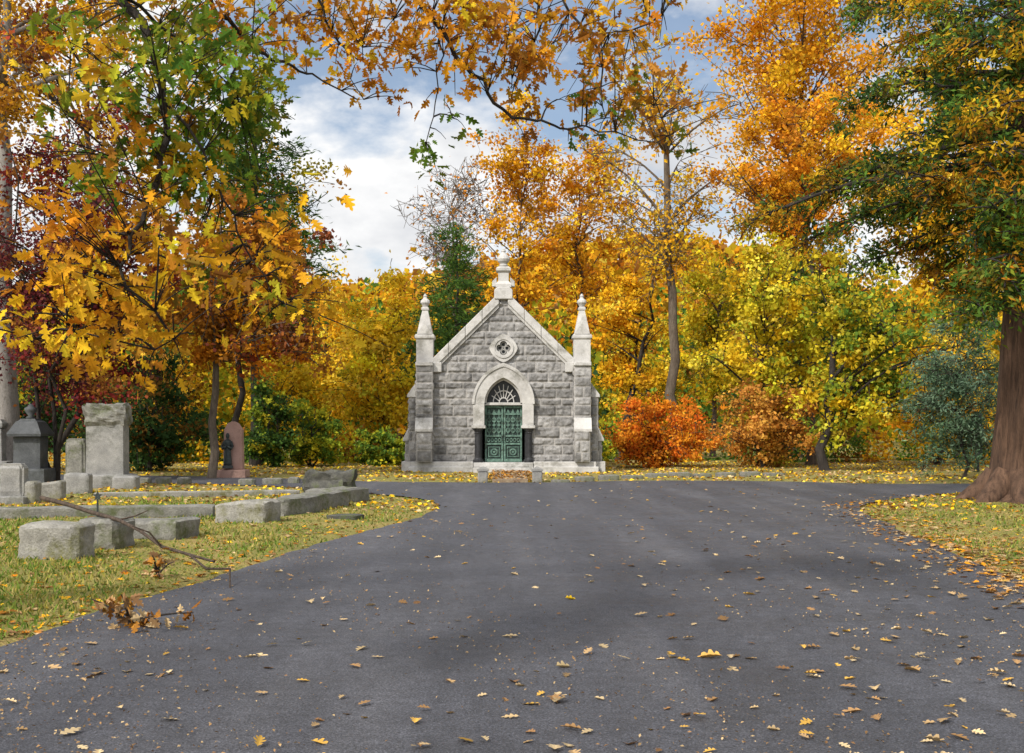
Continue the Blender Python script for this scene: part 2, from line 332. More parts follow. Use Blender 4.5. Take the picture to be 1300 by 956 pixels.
for sg in (-1,1):
    bt=Rock()
    def side(xa,xb,ya,yb,za,zb,seed):
        xl,xr=(sg*xa,sg*xb) if sg>0 else (sg*xb,sg*xa)
        bt.panel(xl,xr,za,zb,lambda X,Z,h:np.stack([X,ya-h*.8,Z],-1),.028,None,seed,amp=.036)
        bt.panel(ya,yb,za,zb,lambda X,Z,h:np.stack([xr+h*.8+0*X,X,Z],-1),.04,None,seed+1,amp=.036)
        bt.panel(ya,yb,za,zb,lambda X,Z,h:np.stack([xl-h*.8+0*X,X,Z],-1),.04,None,seed+2,amp=.036)
    side(2.31,2.84,-.30,.55,.32,3.44,50+sg*10)
    side(2.86,3.10,-.02,.75,.32,2.42,60+sg*10+100)
    side(2.32,2.80,-.52,-.32,.32,1.30,80+sg*10+100)
    side(3.12,3.22,.02,.7,.32,1.0,90+sg*10+100)
    b_=bt.build('buttress',ma)
    P=lambda pts:[(sg*x,z) for x,z in pts]
    bx=sorted((sg*2.29,sg*2.86))
    bm=bmesh.new(); prism(bm,P([(2.85,2.42),(3.16,2.42),(3.16,2.5),(2.85,2.92)]),-.06,.8,.012); obj('weathering',bm,M['smooth'],b_)
    bm=bmesh.new(); prism(bm,P([(3.105,.98),(3.30,.98),(3.30,1.06),(3.105,1.45)]),-.02,.75,.012); obj('weathering',bm,M['smooth'],b_)
    bm=bmesh.new(); box(bm,bx[0],bx[1],-.37,.6,3.44,3.56,.012); obj('string_course',bm,M['smooth'],b_)
    bm=bmesh.new(); vs=[]
    for x in bx: vs.append([bm.verts.new((x,y,z)) for y,z in ((-.56,1.30),(-.345,1.30),(-.345,1.75),(-.56,1.38))])
    bm.faces.new(vs[0]); bm.faces.new(vs[1][::-1])
    for k in range(4): bm.faces.new((vs[0][k],vs[1][k],vs[1][(k+1)%4],vs[0][(k+1)%4]))
    obj('weathering',bm,M['smooth'],b_)
    bm=bmesh.new(); box(bm,min(sg*3.03,sg*3.34),max(sg*3.03,sg*3.34),-.06,.8,-.1,.315,.015); obj('foot_block',bm,M['smooth'],b_)
    bm=bmesh.new(); cx=sg*2.575; cy=.12
    lathe(bm,[(.385,3.565),(.385,4.30)],4,cx,cy,math.pi/4)
    lathe(bm,[(.385,4.302),(.45,4.36),(.45,4.44),(.40,4.48)],4,cx,cy,math.pi/4)
    for dy in (-1,1):
        prism(bm,[(cx-.25,4.482),(cx+.25,4.482),(cx,4.86)],cy+dy*.29-.02,cy+dy*.29+.02)
    lathe(bm,[(.36,4.481),(.34,4.55),(.20,5.05),(.13,5.26),(.17,5.30),(.17,5.36),(.10,5.40)],4,cx,cy,math.pi/4)
    lathe(bm,[(.08,5.40),(.11,5.46),(.16,5.53),(.15,5.60),(.08,5.66),(.055,5.71),(.07,5.75),(.02,5.83)],12,cx,cy)
    obj('pinnacle',bm,M['smooth'],ma)
bm=bmesh.new()
oa=arch(.99,1.29,SP); ia=arch(.62,.86,SP); n=len(oa)
cuts=[0,5,10,14,18,23,n-1]
for a,b in zip(cuts,cuts[1:]):
    A=oa[a:b+1]; B=ia[a:b+1]; ringprism(bm,A,B,-.20,.28)
ringprism(bm,arch(1.02,1.34,SP),arch(.94,1.22,SP),-.235,-.203)
ringprism(bm,arch(.63,.875,SP),arch(.56,.78,SP),-.02,.2)
for sg in (-1,1):
    xa,xb=sorted((sg*.62,sg*.99)); box(bm,xa,xb,-.20,.28,1.50,2.196,.008)
    xa,xb=sorted((sg*.58,sg*1.04)); box(bm,xa,xb,-.27,.28,1.40,1.498,.015)
obj('door_arch',bm,M['smooth'],ma)
for sg in (-1,1):
    bm=bmesh.new(); cx=sg*.83; cy=-.07
    lathe(bm,[(.17,.30),(.17,.37),(.14,.40),(.115,.44),(.11,1.22),(.13,1.25),(.11,1.28),(.16,1.36),(.18,1.40)],16,cx,cy)
    box(bm,*sorted((sg*.70,sg*.96)),.06,.28,.30,1.40)
    obj('door_column',bm,M['blackgranite'],ma,smooth=False)
bm=bmesh.new(); box(bm,-.62,.62,-.02,.25,2.16,2.25,.01); obj('lintel',bm,M['smooth'],ma)
ty=bmesh.new(); prism(ty,arch(.61,.85,2.22),.22,.25); tyo=obj('fanlight',ty,M['dark'],ma)
bm=bmesh.new()
for k in range(1,8):
    a=math.pi*k/8; x1,z1=.42*math.cos(a),2.25+.60*math.sin(a)
    ux,uz=-math.sin(a)*.014,math.cos(a)*.014
    prism(bm,[(.14*math.cos(a)+ux,2.25+.14*math.sin(a)+uz),(.14*math.cos(a)-ux,2.25+.14*math.sin(a)-uz),(x1-ux,z1-uz),(x1+ux,z1+uz)],.16,.19)
for R_ in (.14,.34):
    ringprism(bm,[((R_+.015)*math.cos(t),2.25+(R_+.015)*math.sin(t)*1.15) for t in np.linspace(0,math.pi,15)],[((R_-.015)*math.cos(t),2.25+(R_-.015)*math.sin(t)*1.15) for t in np.linspace(0,math.pi,15)],.155,.195)
obj('fan_grille',bm,M['smooth'],tyo)
for sg in (-1,1):
    X0,X1=sorted((sg*.010,sg*.61)); bm=bmesh.new(); w=.06
    box(bm,X0,X1,.16,.21,.30,2.155)
    d=obj('door',bm,M['verdark'],ma)
    g_=bmesh.new()
    for (a,b,c,e) in ((X0,X0+w,.30,2.15),(X1-w,X1,.30,2.15),(X0+w,X1-w,.30,.40),(X0+w,X1-w,2.07,2.15),(X0+w,X1-w,.86,.92),(X0+w,X1-w,1.12,1.18),(X0+w,X1-w,1.84,1.90)): box(g_,a,b,.115,.159,c,e,.006)
    obj('door_frame',g_,M['verdigris'],d)
    g_=bmesh.new(); xa,xb=X0+w,X1-w; cx=(xa+xb)/2
    for (a,b,c,e) in ((xa+.05,xa+.075,.46,.80),(xb-.075,xb-.05,.46,.80),(xa+.075,xb-.075,.46,.485),(xa+.075,xb-.075,.775,.80)): box(g_,a,b,.13,.159,c,e)
    ringprism(g_,[(cx+.12*math.cos(t),.63+.12*math.sin(t)) for t in np.linspace(0,6.283,13)],[(cx+.075*math.cos(t),.63+.075*math.sin(t)) for t in np.linspace(0,6.283,13)],.128,.158)
    prism(g_,[(cx-.05,.63),(cx,.58),(cx+.05,.63),(cx,.68)],.125,.158)
    obj('door_panel',g_,M['verdigris'],d)
    g_=bmesh.new()
    for k in range(4):
        xx=xa+(xb-xa)*(k+.5)/4; ringprism(g_,[(xx+.052*math.cos(t),1.02+.075*math.sin(t)) for t in np.linspace(0,6.283,11)],[(xx+.026*math.cos(t),1.02+.04*math.sin(t)) for t in np.linspace(0,6.283,11)],.12,.158)
    obj('door_frieze',g_,M['verdigris'],d)
    g_=bmesh.new()
    for k in range(3):
        xx=xa+(xb-xa)*(k+.5)/3; prism(g_,[(xx-.06,1.905),(xx+.06,1.905),(xx,2.05)],.125,.158)
    obj('door_crest',g_,M['verdigris'],d)
    g_=bmesh.new()
    for k in range(3):
        xx=xa+(xb-xa)*(k+.5)/3
        box(g_,xx-.013,xx+.013,.13,.150,1.18,1.84)
        for zz in (1.34,1.68):
            ringprism(g_,[(xx+.075*math.cos(t),zz+.085*math.sin(t)) for t in np.linspace(0,6.283,13)],[(xx+.045*math.cos(t),zz+.052*math.sin(t)) for t in np.linspace(0,6.283,13)],.12,.149)
        prism(g_,[(xx-.065,1.51),(xx,1.455),(xx+.065,1.51),(xx,1.565)],.118,.129)
    obj('door_grille',g_,M['verdigris'],d)
    h_=bmesh.new(); hx=sg*.045; box(h_,hx-.012,hx+.012,.07,.113,1.0,1.16,.005); obj('door_handle',h_,M['bronze'],d)
bm=bmesh.new(); th=np.linspace(0,2*np.pi,49)[:-1]
def dia(R,p=1.35): return [(R*math.copysign(abs(math.cos(t))**(2/p),math.cos(t)),4.03+R*math.copysign(abs(math.sin(t))**(2/p),math.sin(t))) for t in th]
def quat(r0,a): return [((r0+a*abs(math.cos(2*t))**.6)*math.cos(t),4.03+(r0+a*abs(math.cos(2*t))**.6)*math.sin(t)) for t in th]
ringprism(bm,dia(.46,1.5),quat(.15,.08),-.13,.12,True)
ringprism(bm,[(.33*math.cos(t),4.03+.33*math.sin(t)) for t in th],[(.28*math.cos(t),4.03+.28*math.sin(t)) for t in th],-.16,-.133,True)
rw=obj('rose_window',bm,M['smooth'],ma)
bm=bmesh.new(); prism(bm,[(.3*math.cos(t),4.03+.3*math.sin(t)) for t in th],.03,.06); obj('rose_glass',bm,M['gdark'],rw)
bm=bmesh.new()
for k in range(4):
    cx,cz=.115*math.cos(k*math.pi/2),4.03+.115*math.sin(k*math.pi/2)
    ringprism(bm,[(cx+.10*math.cos(t),cz+.10*math.sin(t)) for t in th[::4]],[(cx+.055*math.cos(t),cz+.055*math.sin(t)) for t in th[::4]],-.05+.004*k,.02,True)
obj('rose_tracery',bm,M['gstone'],rw)
# ---------------------------------------------------------------- stones, graves
def stone(w,d,h,bev=.02,rough=.012,seed=0,topslope=0,cuts=6,tz=0,taper=0):
    bm=bmesh.new()
    bmesh.ops.create_cube(bm,size=1)
    bmesh.ops.subdivide_edges(bm,edges=bm.edges[:],cuts=cuts,use_grid_fill=True)
    from mathutils import noise as mn
    for v in bm.verts:
        x,y,z=v.co; k=1-taper*(z+.5)
        ax,ay,az=abs(x)*2,abs(y)*2,abs(z)*2
        cnt=sorted((ax,ay,az),reverse=True); e=max(0,cnt[1]-.8)/.2
        p=Vector((x*w*k,y*d*k,(z+.5)*h))
        p.z+=topslope*(x)*w*(1 if z>0 else 0)*(z+.5)
        nrm=Vector((x,y,z)).normalized()
        nz=mn.noise(p*4+Vector((seed*7.3,seed,0)))+.5*mn.noise(p*11+Vector((seed,0,0)))
        p+=nrm*(nz*rough-e*e*bev)
        if z<=-.49: p.z=min(p.z,0)-.06
        p.z+=tz; v.co=p
    return bm
def stone_thing(name,label,cat,u0,u1,vtop,vbase,depth,mat,seed,group=None,rz=0,Y=None,rough=.014,slope=0,bev=.03):
    Yf=F*H/(vbase-HV) if Y is None else Y
    w=(u1-u0)/F*Yf; h=(vbase-vtop)/F*Yf; x=XU((u0+u1)/2,Yf)
    o=obj(name,stone(w,depth,h,bev,rough,seed,slope,8),M[mat],None,(x,Yf+depth/2,gz(x,Yf)*.5),True,rz)
    try: o.data.set_sharp_from_angle(angle=math.radians(35))
    except Exception: pass
    return tag(o,label,cat,group)
KG='granite border stones beside the road'
stone_thing('border_stone','pale square granite border stone nearest the camera on the left grass','border stone',22,102,669,716,.45,'kerb',1,KG,-.1,rough=.04,bev=.04)
stone_thing('border_stone','squat grey border stone just behind the pale front block, fallen branch over it','border stone',97,152,662,699,.6,'kerbd',2,KG,-.1,rough=.04,bev=.045)
stone_thing('border_stone','broad low border stone third from the camera with a worn top','border stone',150,236,663,687,.7,'kerbd',3,KG,-.25,slope=.05,rough=.04,bev=.045)
stone_thing('border_stone','large border stone midway along the row, meeting the end of the long kerb','border stone',272,346,640,668,.6,'kerb',4,KG,-.3,slope=.08,rough=.045,bev=.05)
stone_thing('border_stone','narrow sloping border stone leaning on the large middle block','border stone',332,382,636,658,1.2,'kerbd',5,KG,-.4,slope=.12,rough=.045,bev=.05)
stone_thing('border_stone','grey border stone second from the far end of the row','border stone',364,416,630,651,1.4,'kerbd',6,KG,-.4,slope=.10,rough=.045,bev=.05)
stone_thing('border_stone','farthest border stone of the row, at the road corner','border stone',398,446,624,642,1.3,'kerbd',7,KG,-.45,rough=.045,bev=.05)
stone_thing('low_wall','dark mossy low stone wall behind the far end of the border row','wall',384,448,600,629,.5,'mossy',8,None,0,rough=.16)
stone_thing('flat_slab','dark flat stone slab sunk in the grass by the road edge','slab',416,456,657,664,.5,'mossy',9,None,-.2)
def longkerb(name,label,u0,v0,u1,v1,h,t,mat,seed):
    Ya=F*H/(v0-HV); Yb=F*H/(v1-HV); a=np.array([XU(u0,Ya),Ya]); b=np.array([XU(u1,Yb),Yb]); L=np.linalg.norm(b-a); c=(a+b)/2
    o=obj(name,stone(L,t,h,.02,.02,seed,0,14),M[mat],None,(c[0],c[1],0),True,math.atan2(b[1]-a[1],b[0]-a[0]))
    try: o.data.set_sharp_from_angle(angle=math.radians(35))
    except Exception: pass
    tag(o,label,'kerb')
longkerb('stone_kerb','long low grey stone kerb running left from the large middle border stone',-80,661,272,656,.2,.45,'kerbd',21)
longkerb('stone_kerb','low stone kerb farther back beyond the small white blocks',120,634,380,630,.14,.35,'kerb',22)
def gthing(name,label,u,vb,cat='gravestone',group=None,rz=0):
    Y=F*H/(vb-HV); x=XU(u,Y); return thing(name,(x,Y+.3,gz(x,Y)*.6),label,cat,group,rz),Y/F
t,s=gthing('headstone','tall grey headstone with a rough rock-faced top',131,622)
obj('base',stone(1.24,.75,.34,.03,.02,31),M['gstone'],t); obj('die',stone(.92,.45,1.22,.015,.004,32,tz=.34,taper=.02),M['gstone'],t)
obj('cap',stone(1.02,.55,.46,.08,.09,33,tz=1.56,cuts=9),M['kerbd'],t)
t,s=gthing('headstone','narrow dark headstone left of the tall rough-topped headstone',91,621)
obj('base',stone(.62,.5,.2,.02,.01,34),M['gdark'],t); obj('tablet',stone(.47,.22,1.0,.05,.01,35,tz=.2),M['kerbd'],t)
t,s=gthing('monument','dark granite monument with a pitched cap and urn at the far left',33,614)
obj('base',stone(1.05,.8,.38,.02,.01,36),M['gdark'],t); obj('die',stone(.74,.55,.85,.02,.004,37,tz=.38),M['gdark'],t)
bm=bmesh.new(); lathe(bm,[(.62,1.232),(.64,1.30),(.60,1.36),(.40,1.62),(.30,1.66),(.28,1.70)],4,0,0,math.pi/4); obj('cap',bm,M['gdark'],t)
bm=bmesh.new(); lathe(bm,[(.10,1.702),(.13,1.73),(.06,1.78),(.15,1.90),(.16,1.98),(.09,2.02),(.03,2.10)],14); obj('urn',bm,M['gdark'],t,smooth=True)
t,s=gthing('headstone','low grey headstone cut by the left edge of view',8,642)
obj('base',stone(.62,.5,.16,.02,.01,38),M['gstone'],t); obj('tablet',stone(.5,.26,.62,.06,.012,39,tz=.16),M['gstone'],t)
t,s=gthing('monument','pale column monument at the far left edge behind the dark one',-10,605)
obj('base',stone(1.1,1.1,.5,.02,.01,40),M['gstone'],t); obj('shaft',stone(.58,.58,1.0,.02,.006,41,tz=.5,taper=.12),M['gstone'],t)
bm=bmesh.new(); lathe(bm,[(.40,1.502),(.44,1.56),(.44,1.64),(.30,1.76)],4,0,0,math.pi/4); obj('cap',bm,M['gstone'],t)
SG='small low grave markers'
stone_thing('grave_marker','small pale square marker second from the left edge','grave marker',8,44,612,641,.35,'kerb',51,SG)
stone_thing('grave_marker','small pale marker with a slanted top, right of the square one','grave marker',46,77,613,637,.3,'kerb',52,SG,slope=.15)
stone_thing('grave_marker','grey marker in front of the narrow dark headstone','grave marker',80,112,602,629,.3,'gstone',53,SG)
stone_thing('grave_marker','low grey marker right of the tall rough-topped headstone','grave marker',142,172,606,623,.35,'gstone',54,SG)
for k,(u,v,wd,lb) in enumerate([(182,617,14,'tiny low stone, leftmost of the far row of stubs'),(205,617,18,'tiny low stone, second in the far row of stubs'),(232,616,16,'tiny low stone just left of the slim bare trunk'),(312,616,20,'tiny low stone right of the pink gravestone'),(345,615,24,'low stone stub farthest right in the far row'),(372,614,14,'small stub beside the dark low wall')]):
    stone_thing('stone_stub',lb,'stone stub',u-wd/2,u+wd/2,v-9,v,.3,'kerbd',60+k,'row of low stone stubs')
t,s=gthing('headstone','pink granite headstone with pointed top behind a dark statue',293,607)
obj('base',stone(.85,.6,.28,.02,.01,70),M['gpink'],t)
bm=bmesh.new(); prism(bm,[(-.28,.28),(.30,.28),(.27,1.45),(.14,1.64),(0,1.70),(-.14,1.64),(-.25,1.45)],-.1,.16,.015); obj('tablet',bm,M['gpink'],t)
Yp=F*H/(607-HV); st=thing('statue',(XU(288,Yp),Yp+.09,.27),'small dark bronze robed figure standing on the base of the pink headstone','statue'); st.scale=(.72,.72,.72)
bm=bmesh.new(); lathe(bm,[(.22,.02),(.22,.12),(.18,.14)],8); obj('pedestal',bm,M['gdark'],st)
bm=bmesh.new(); lathe(bm,[(.17,.14),(.18,.2),(.155,.5),(.135,.75),(.145,.92),(.17,1.05),(.17,1.12),(.11,1.18),(.05,1.21),(.045,1.25),(.068,1.29),(.078,1.35),(.068,1.42),(.03,1.46)],14,0,0,0,1,.75)
for sg in (-1,1):
    pts=[Vector((sg*.15,0,1.08)),Vector((sg*.205,-.03,.92)),Vector((sg*.17,-.11,.82)),Vector((sg*.04,-.15,.92))]
    for a,b in zip(pts,pts[1:]):
        dirv=(b-a); b2=bmesh.new(); bmesh.ops.create_cone(b2,cap_ends=True,segments=8,radius1=.055,radius2=.045,depth=dirv.length+.05)
        b2.transform(Matrix.Translation((a+b)/2)@dirv.to_track_quat('Z','Y').to_matrix().to_4x4()); merge(bm,b2)
obj('figure',bm,M['bronze'],st,smooth=True)
for u,lb in ((613,'small square stone post left of the mausoleum path'),(682,'small square stone post right of the mausoleum path')):
    Y=30.75; x=XU(u,Y); p_=thing('stone_post',(x,Y,.0),lb,'stone post')
    obj('shaft',stone(.27,.27,.30,.015,.008,int(u)),M['gstone'],p_); bm=bmesh.new(); lathe(bm,[(.22,.303),(.22,.36),(.04,.43)],4,0,0,math.pi/4); obj('cap',bm,M['gstone'],p_)
m=surf('leafy_gravel',(.22,.165,.11),(.31,.24,.16),3,(.17,.11,.07),2,40,.5,.95); 
bm=bmesh.new(); prism(bm,[(XU(625,30.7),0),(XU(670,30.7),0),(XU(670,30.7),.09),(XU(625,30.7),.09)],30.62,36.6); o=obj('path',bm,m); tag(o,kind='structure')
EG='low edging stones on the lawn before the mausoleum'
ords=['first','second','third','fourth','fifth','sixth','seventh','eighth','ninth','tenth']
for k in range(10):
    u0=700+k*30; v=613-2.2*math.sin(k/9*math.pi)-k*.7; 
    stone_thing('edging_stone','low grey edging stone, %s to the right of the path posts'%ords[k],'edging stone',u0,u0+24+(k*7)%6,v-5-(k%3),v,.3,'kerbd',80+k,EG,rz=.03*((k*5)%4-1.5))
pz=W(122,655,14.2); fh=thing('grave_flag_holder',(pz[0],14.25,.0),'small weathered metal flag holder standing behind the squat border stone','flag holder')
bm=bmesh.new(); lathe(bm,[(.013,-.05),(.013,.60)],8); obj('rod',bm,M['bronze'],fh)
bm=bmesh.new(); 
for q in range(5):
    a=math.pi/2+q*2*math.pi/5; prism(bm,[(.028*math.cos(a-.6),.635+.028*math.sin(a-.6)),(.062*math.cos(a),.635+.062*math.sin(a)),(.028*math.cos(a+.6),.635+.028*math.sin(a+.6)),(0,.635)],-.010-.001*q,.010+.001*q)
obj('star_emblem',bm,M['bronze'],fh)
Y=36.5; x=XU(1242,Y); sg_=thing('sign_post',(x,Y,gz(x,Y)),'dark post with a narrow black sign lettered in white, left of the big trunk','sign')
bm=bmesh.new(); box(bm,-.04,.04,0,.08,-.1,1.95,.008); obj('post',bm,M['signblack'],sg_)
bm=bmesh.new(); box(bm,-.13,.13,-.03,-.004,.45,1.90,.006); pn=obj('panel',bm,M['signblack'],sg_)
bm=bmesh.new()
GLY=[((-.05,.05,0,.015),(-.05,.05,.07,.085),(-.05,-.035,.016,.069)),((-.05,.05,.035,.05),(.035,.05,.051,.085),(-.05,-.035,0,.034)),((-.05,.05,.0,.015),(.035,.05,.016,.069),(-.05,.02,.07,.085))]
for k in range(6):
    z0=.92+k*.13
    for (a,b,c,d) in GLY[k%3]: box(bm,a,b,-.038,-.031,z0+c,z0+d)
obj('lettering',bm,M['signwhite'],pn)
# ---------------------------------------------------------------- trees
def bez(a,m,b,n):
    t=np.linspace(0,1,n)[:,None]; return (1-t)**2*a+2*t*(1-t)*m+t*t*b
def broadleaf(name,label,u,Y,boxp,pal,nleaf,ls,tr,seed,bark='bark',cat='tree',group=None,nl=26,subs=5,sig=.10,pal2=None,multi=1,lean=0,limbr=.32,trunktop=None,twigs=0,up=.5,inner=.45,ratio=.75,follow=.9,flat=1.0,gam=.75,tip=.82,mix2=.3,droop=0):
    rng=np.random.default_rng(seed); X=XU(u,Y); z0=gz(X,Y)-.05
    u0,u1,v0,v1=boxp; s=Y/F; rx=(u1-u0)/2*s; rz=(v1-v0)/2*s; c=np.array([((u0+u1)/2-650)*s-X,0,H-((v0+v1)/2-HV)*s-z0]); R=np.array([rx,rx*flat,rz]); rm=(rx+rz)/2
    root=thing(name,(X,Y,z0),label,cat,group)
    T=Tubes(); Bn=Tubes(); stems=[]
    for q in range(multi):
        ang=rng.uniform(0,6.28); sp=0 if multi==1 else rng.uniform(.3,.75)*rx
        top=np.array([c[0]*follow+lean+sp*math.cos(ang),sp*math.sin(ang),c[2]+rz*(.75 if trunktop is None else trunktop)])
        n=10; t=np.linspace(0,1,n)[:,None]; base=np.array([.25*tr*q*math.cos(ang),.25*tr*q*math.sin(ang),0]); ex=1.5 if multi==1 else .9
        P=base+(top-base)*np.concatenate([t**ex,t**ex,t],1); P[1:-1,:2]+=rng.normal(size=(n-2,2))*(.03*rm+.02)
        rad=tr*(1-tip*t[:,0]); rad[0]*=1.55; rad=rad*(1 if q==0 else .75)
        P=np.insert(P,1,P[0]*.85+P[1]*.15,0); rad=np.insert(rad,1,rad[1]*1.12)
        T.add(P,rad,10,.07,rng); stems.append((P,rad))
    cl=[]
    ph=rng.uniform(0,6.28,4)
    for i in range(nl):
        d=unit(rng.normal(size=3)); sc=rng.uniform(inner,1.0)**.7; az=math.atan2(d[2],d[0])
        sc*=1+.16*math.sin(3*az+ph[0])+.12*math.sin(5*az+ph[1])+rng.normal()*.06
        tg=c+d*sc*R; tg[2]=max(tg[2],.15)
        P,rad=stems[i%multi]; hd=np.hypot(tg[0]-c[0],tg[1]); zw=np.clip(tg[2]-.55*hd-.1*rz+droop*hd,max(.35,P[-1,2]*.18,c[2]-rz*.9),P[-1,2]*.97)
        k=int(np.argmin(np.abs(P[:,2]-zw))); st_=P[k]; L=np.linalg.norm(tg-st_); 
        mid=(st_+tg)/2+np.array([0,0,.12*L])+rng.normal(size=3)*.08*L
        B=bez(st_,mid,tg,7); r0=min(rad[k]*.6,tr*limbr*(.5+.5*L/(rm+.01))); Bn.add(B,np.linspace(r0,max(.008,r0*.22),7),6)
        for j in range(subs):
            tt=rng.uniform(.35,1.0); bi=B[min(6,int(tt*6.99))]; e=bi+unit(rng.normal(size=3)+np.array([0,0,.25-droop]))*rm*rng.uniform(.15,.42)
            Bn.add(bez(bi,(bi+e)/2+rng.normal(size=3)*.04*rm,e,4),np.linspace(max(.006,r0*.28),.006+.0002*Y,4),4)
            cl.append(e); cl.append((bi+e)/2)
            for w_ in range(twigs):
                a_=bi+(e-bi)*rng.uniform(.2,1); e2=a_+unit(unit(e-bi)*.9+rng.normal(size=3)*.7)*rm*rng.uniform(.08,.22); Bn.add(np.array([a_,(a_+e2)/2+rng.normal(size=3)*.01*rm,e2]),[.004+.0002*Y,.0035+.00016*Y,.003+.0001*Y],3)
                cl.append(e2)
    T.build('trunk',M[bark],root); Bn.build('branches',M[bark],root)
    if nleaf:
        cl=np.array(cl); wt=rng.gamma(gam,1,len(cl)); wt/=wt.sum(); idx=rng.choice(len(cl),nleaf,p=wt)
        C=cl[idx]+rng.normal(size=(nleaf,3))*sig*rm*np.array([1,1,.7])
        C[:,2]=np.maximum(C[:,2],.06)
        cp=pick(pal,len(cl),rng,.24)
        if pal2 is not None:
            mk=rng.random(len(cl))<mix2; cp[mk]=pick(pal2,mk.sum(),rng,.22)
        lc=.7*cp[idx]+.3*pick(pal,nleaf,rng,.12); lc*=np.clip(1+.15*rng.normal(size=(nleaf,1)),.6,1.5)
        V,Fc,cc=leafquads(C,rng,ls,ratio,lc,up); npmesh('crown',V,Fc,4,M['leaf'],cc,root)
    return root
def conifer(name,label,u,Y,wpx,vtop,vlow,pal,nleaf,seed,bark='barkdark',group=None,ls=.22,tr=.16,prof=.8,droop=.25,ratio=.22,lean=0,nb=58):
    rng=np.random.default_rng(seed); X=XU(u,Y); z0=gz(X,Y)-.05; s=Y/F; ht=H-(vtop-HV)*s-z0; zl=H-(vlow-HV)*s-z0; R=wpx/2*s
    root=thing(name,(X,Y,z0),label,'tree',group); T=Tubes(); Bn=Tubes(); zz=np.linspace(0,ht,9); P=np.stack([lean*zz/ht+.03*rng.normal(size=9),.03*rng.normal(size=9),zz],1)
    T.add(P,tr*(1-.93*zz/ht)*np.where(zz==0,1.4,1),9,.06,rng); T.build('trunk',M[bark],root)
    A=[];Dv=[]
    for i in range(nb):
        t=(i+rng.random())/nb; z=zl+(ht-zl)*t; L=R*((1-t)**prof)*rng.uniform(.35,1.2)+.15; az=i*2.4+rng.normal()*.5; d=np.array([math.cos(az),math.sin(az),0])
        st_=np.array([lean*z/ht,0,z]); en=st_+d*L+np.array([0,0,-droop*L+.1*L*t]); mid=(st_+en)/2+np.array([0,0,.12*L]); B=bez(st_,mid,en,6); Bn.add(B,np.linspace(.012+.012*L,.006,6),5)
        k=max(3,int(7*L)); 
        for q in range(k):
            tt=rng.uniform(.15,1)**.7; p=(1-tt)**2*st_+2*tt*(1-tt)*mid+tt*tt*en; side=np.cross(d,[0,0,1])*rng.uniform(-1,1)*L*.33*(1.1-tt*.6); A.append(p+side+np.array([0,0,-.06*abs(rng.normal())])); Dv.append(d+side/(L+.1)*1.6)
    Bn.build('branches',M[bark],root); A=np.array(A);Dv=np.array(Dv); idx=rng.integers(0,len(A),nleaf); sg=.08*R+.05
    C=A[idx]+rng.normal(size=(nleaf,3))*sg*np.array([1,1,.5]); lc=.6*pick(pal,len(A),rng,.25)[idx]+.4*pick(pal,nleaf,rng,.2)
    V,Fc,cc=leafquads(C,rng,ls,ratio,lc,.8,Dv[idx]+rng.normal(size=(nleaf,3))*.5); npmesh('crown',V,Fc,4,M['leaf'],cc,root); return root
BG='autumn trees behind the mausoleum'; RG='autumn trees on the right side'; LG='trees behind the graves on the left'
# --- behind, left to centre
broadleaf('autumn_tree','bright yellow tree just left of the mausoleum',485,52,(412,548,345,585),YEL,11500,.18,.13,101,'barkdark',group=BG,pal2=YGR,nl=34,sig=.08,mix2=.2)
broadleaf('autumn_tree','golden yellow tree between the brown oak and the bright yellow tree',420,58,(350,480,350,560),YEL,8500,.2,.15,102,'bark',group=BG,pal2=GOLD)
broadleaf('autumn_tree','low yellow green tree behind the green bushes, left of the mausoleum',350,50,(290,420,430,580),YEL,6000,.19,.13,103,'barkdark',group=BG,pal2=YGR)
conifer('pine_tree','dark green pine rising behind the left pinnacle of the mausoleum',580,53,180,285,480,GRN+DGR,8000,104,group=BG,ls=.30,prof=.5,nb=38)
broadleaf('bare_tree','bare grey branched tree above the left pinnacle',578,62,(505,645,165,400),ORA,500,.2,.17,105,'barktan',group=BG,nl=34,subs=6,twigs=6,limbr=.26,trunktop=.1)
broadleaf('autumn_tree','tall orange tree right behind the mausoleum finial',655,60,(590,735,165,430),GOLD,9000,.19,.18,106,'bark',group=BG,pal2=ORA,sig=.07,nl=34,trunktop=.3,mix2=.4)
broadleaf('autumn_tree','tall orange gold tree behind the right pinnacle',738,63,(670,800,150,420),ORA,7500,.2,.18,107,'bark',group=BG,pal2=GOLD,sig=.07,nl=34,trunktop=.3,mix2=.6)
broadleaf('autumn_tree','pale gold tree low behind the right buttress with leaning dark stems',785,50,(735,850,340,500),GOLD,4800,.17,.15,108,'barkdark',group=BG,multi=2,pal2=YEL,lean=.6,sig=.08)
broadleaf('bare_tree','tall half bare tree with brown trunk right of the mausoleum',858,48,(740,950,15,345),GOLD,4200,.17,.24,109,'barktan',group=BG,nl=30,subs=6,twigs=5,sig=.045,limbr=.27,pal2=YEL,trunktop=-.1,tip=.5,inner=.6)
broadleaf('autumn_tree','yellow tree right of the half bare trunk',905,56,(850,985,320,520),YGR,8000,.19,.15,110,'bark',group=BG,pal2=YEL,nl=32,mix2=.6,sig=.08)
broadleaf('autumn_tree','golden low tree between the half bare trunk and the right pinnacle',820,58,(760,880,370,560),YEL,6000,.19,.14,111,'bark',group=BG,pal2=GRN,mix2=.3)
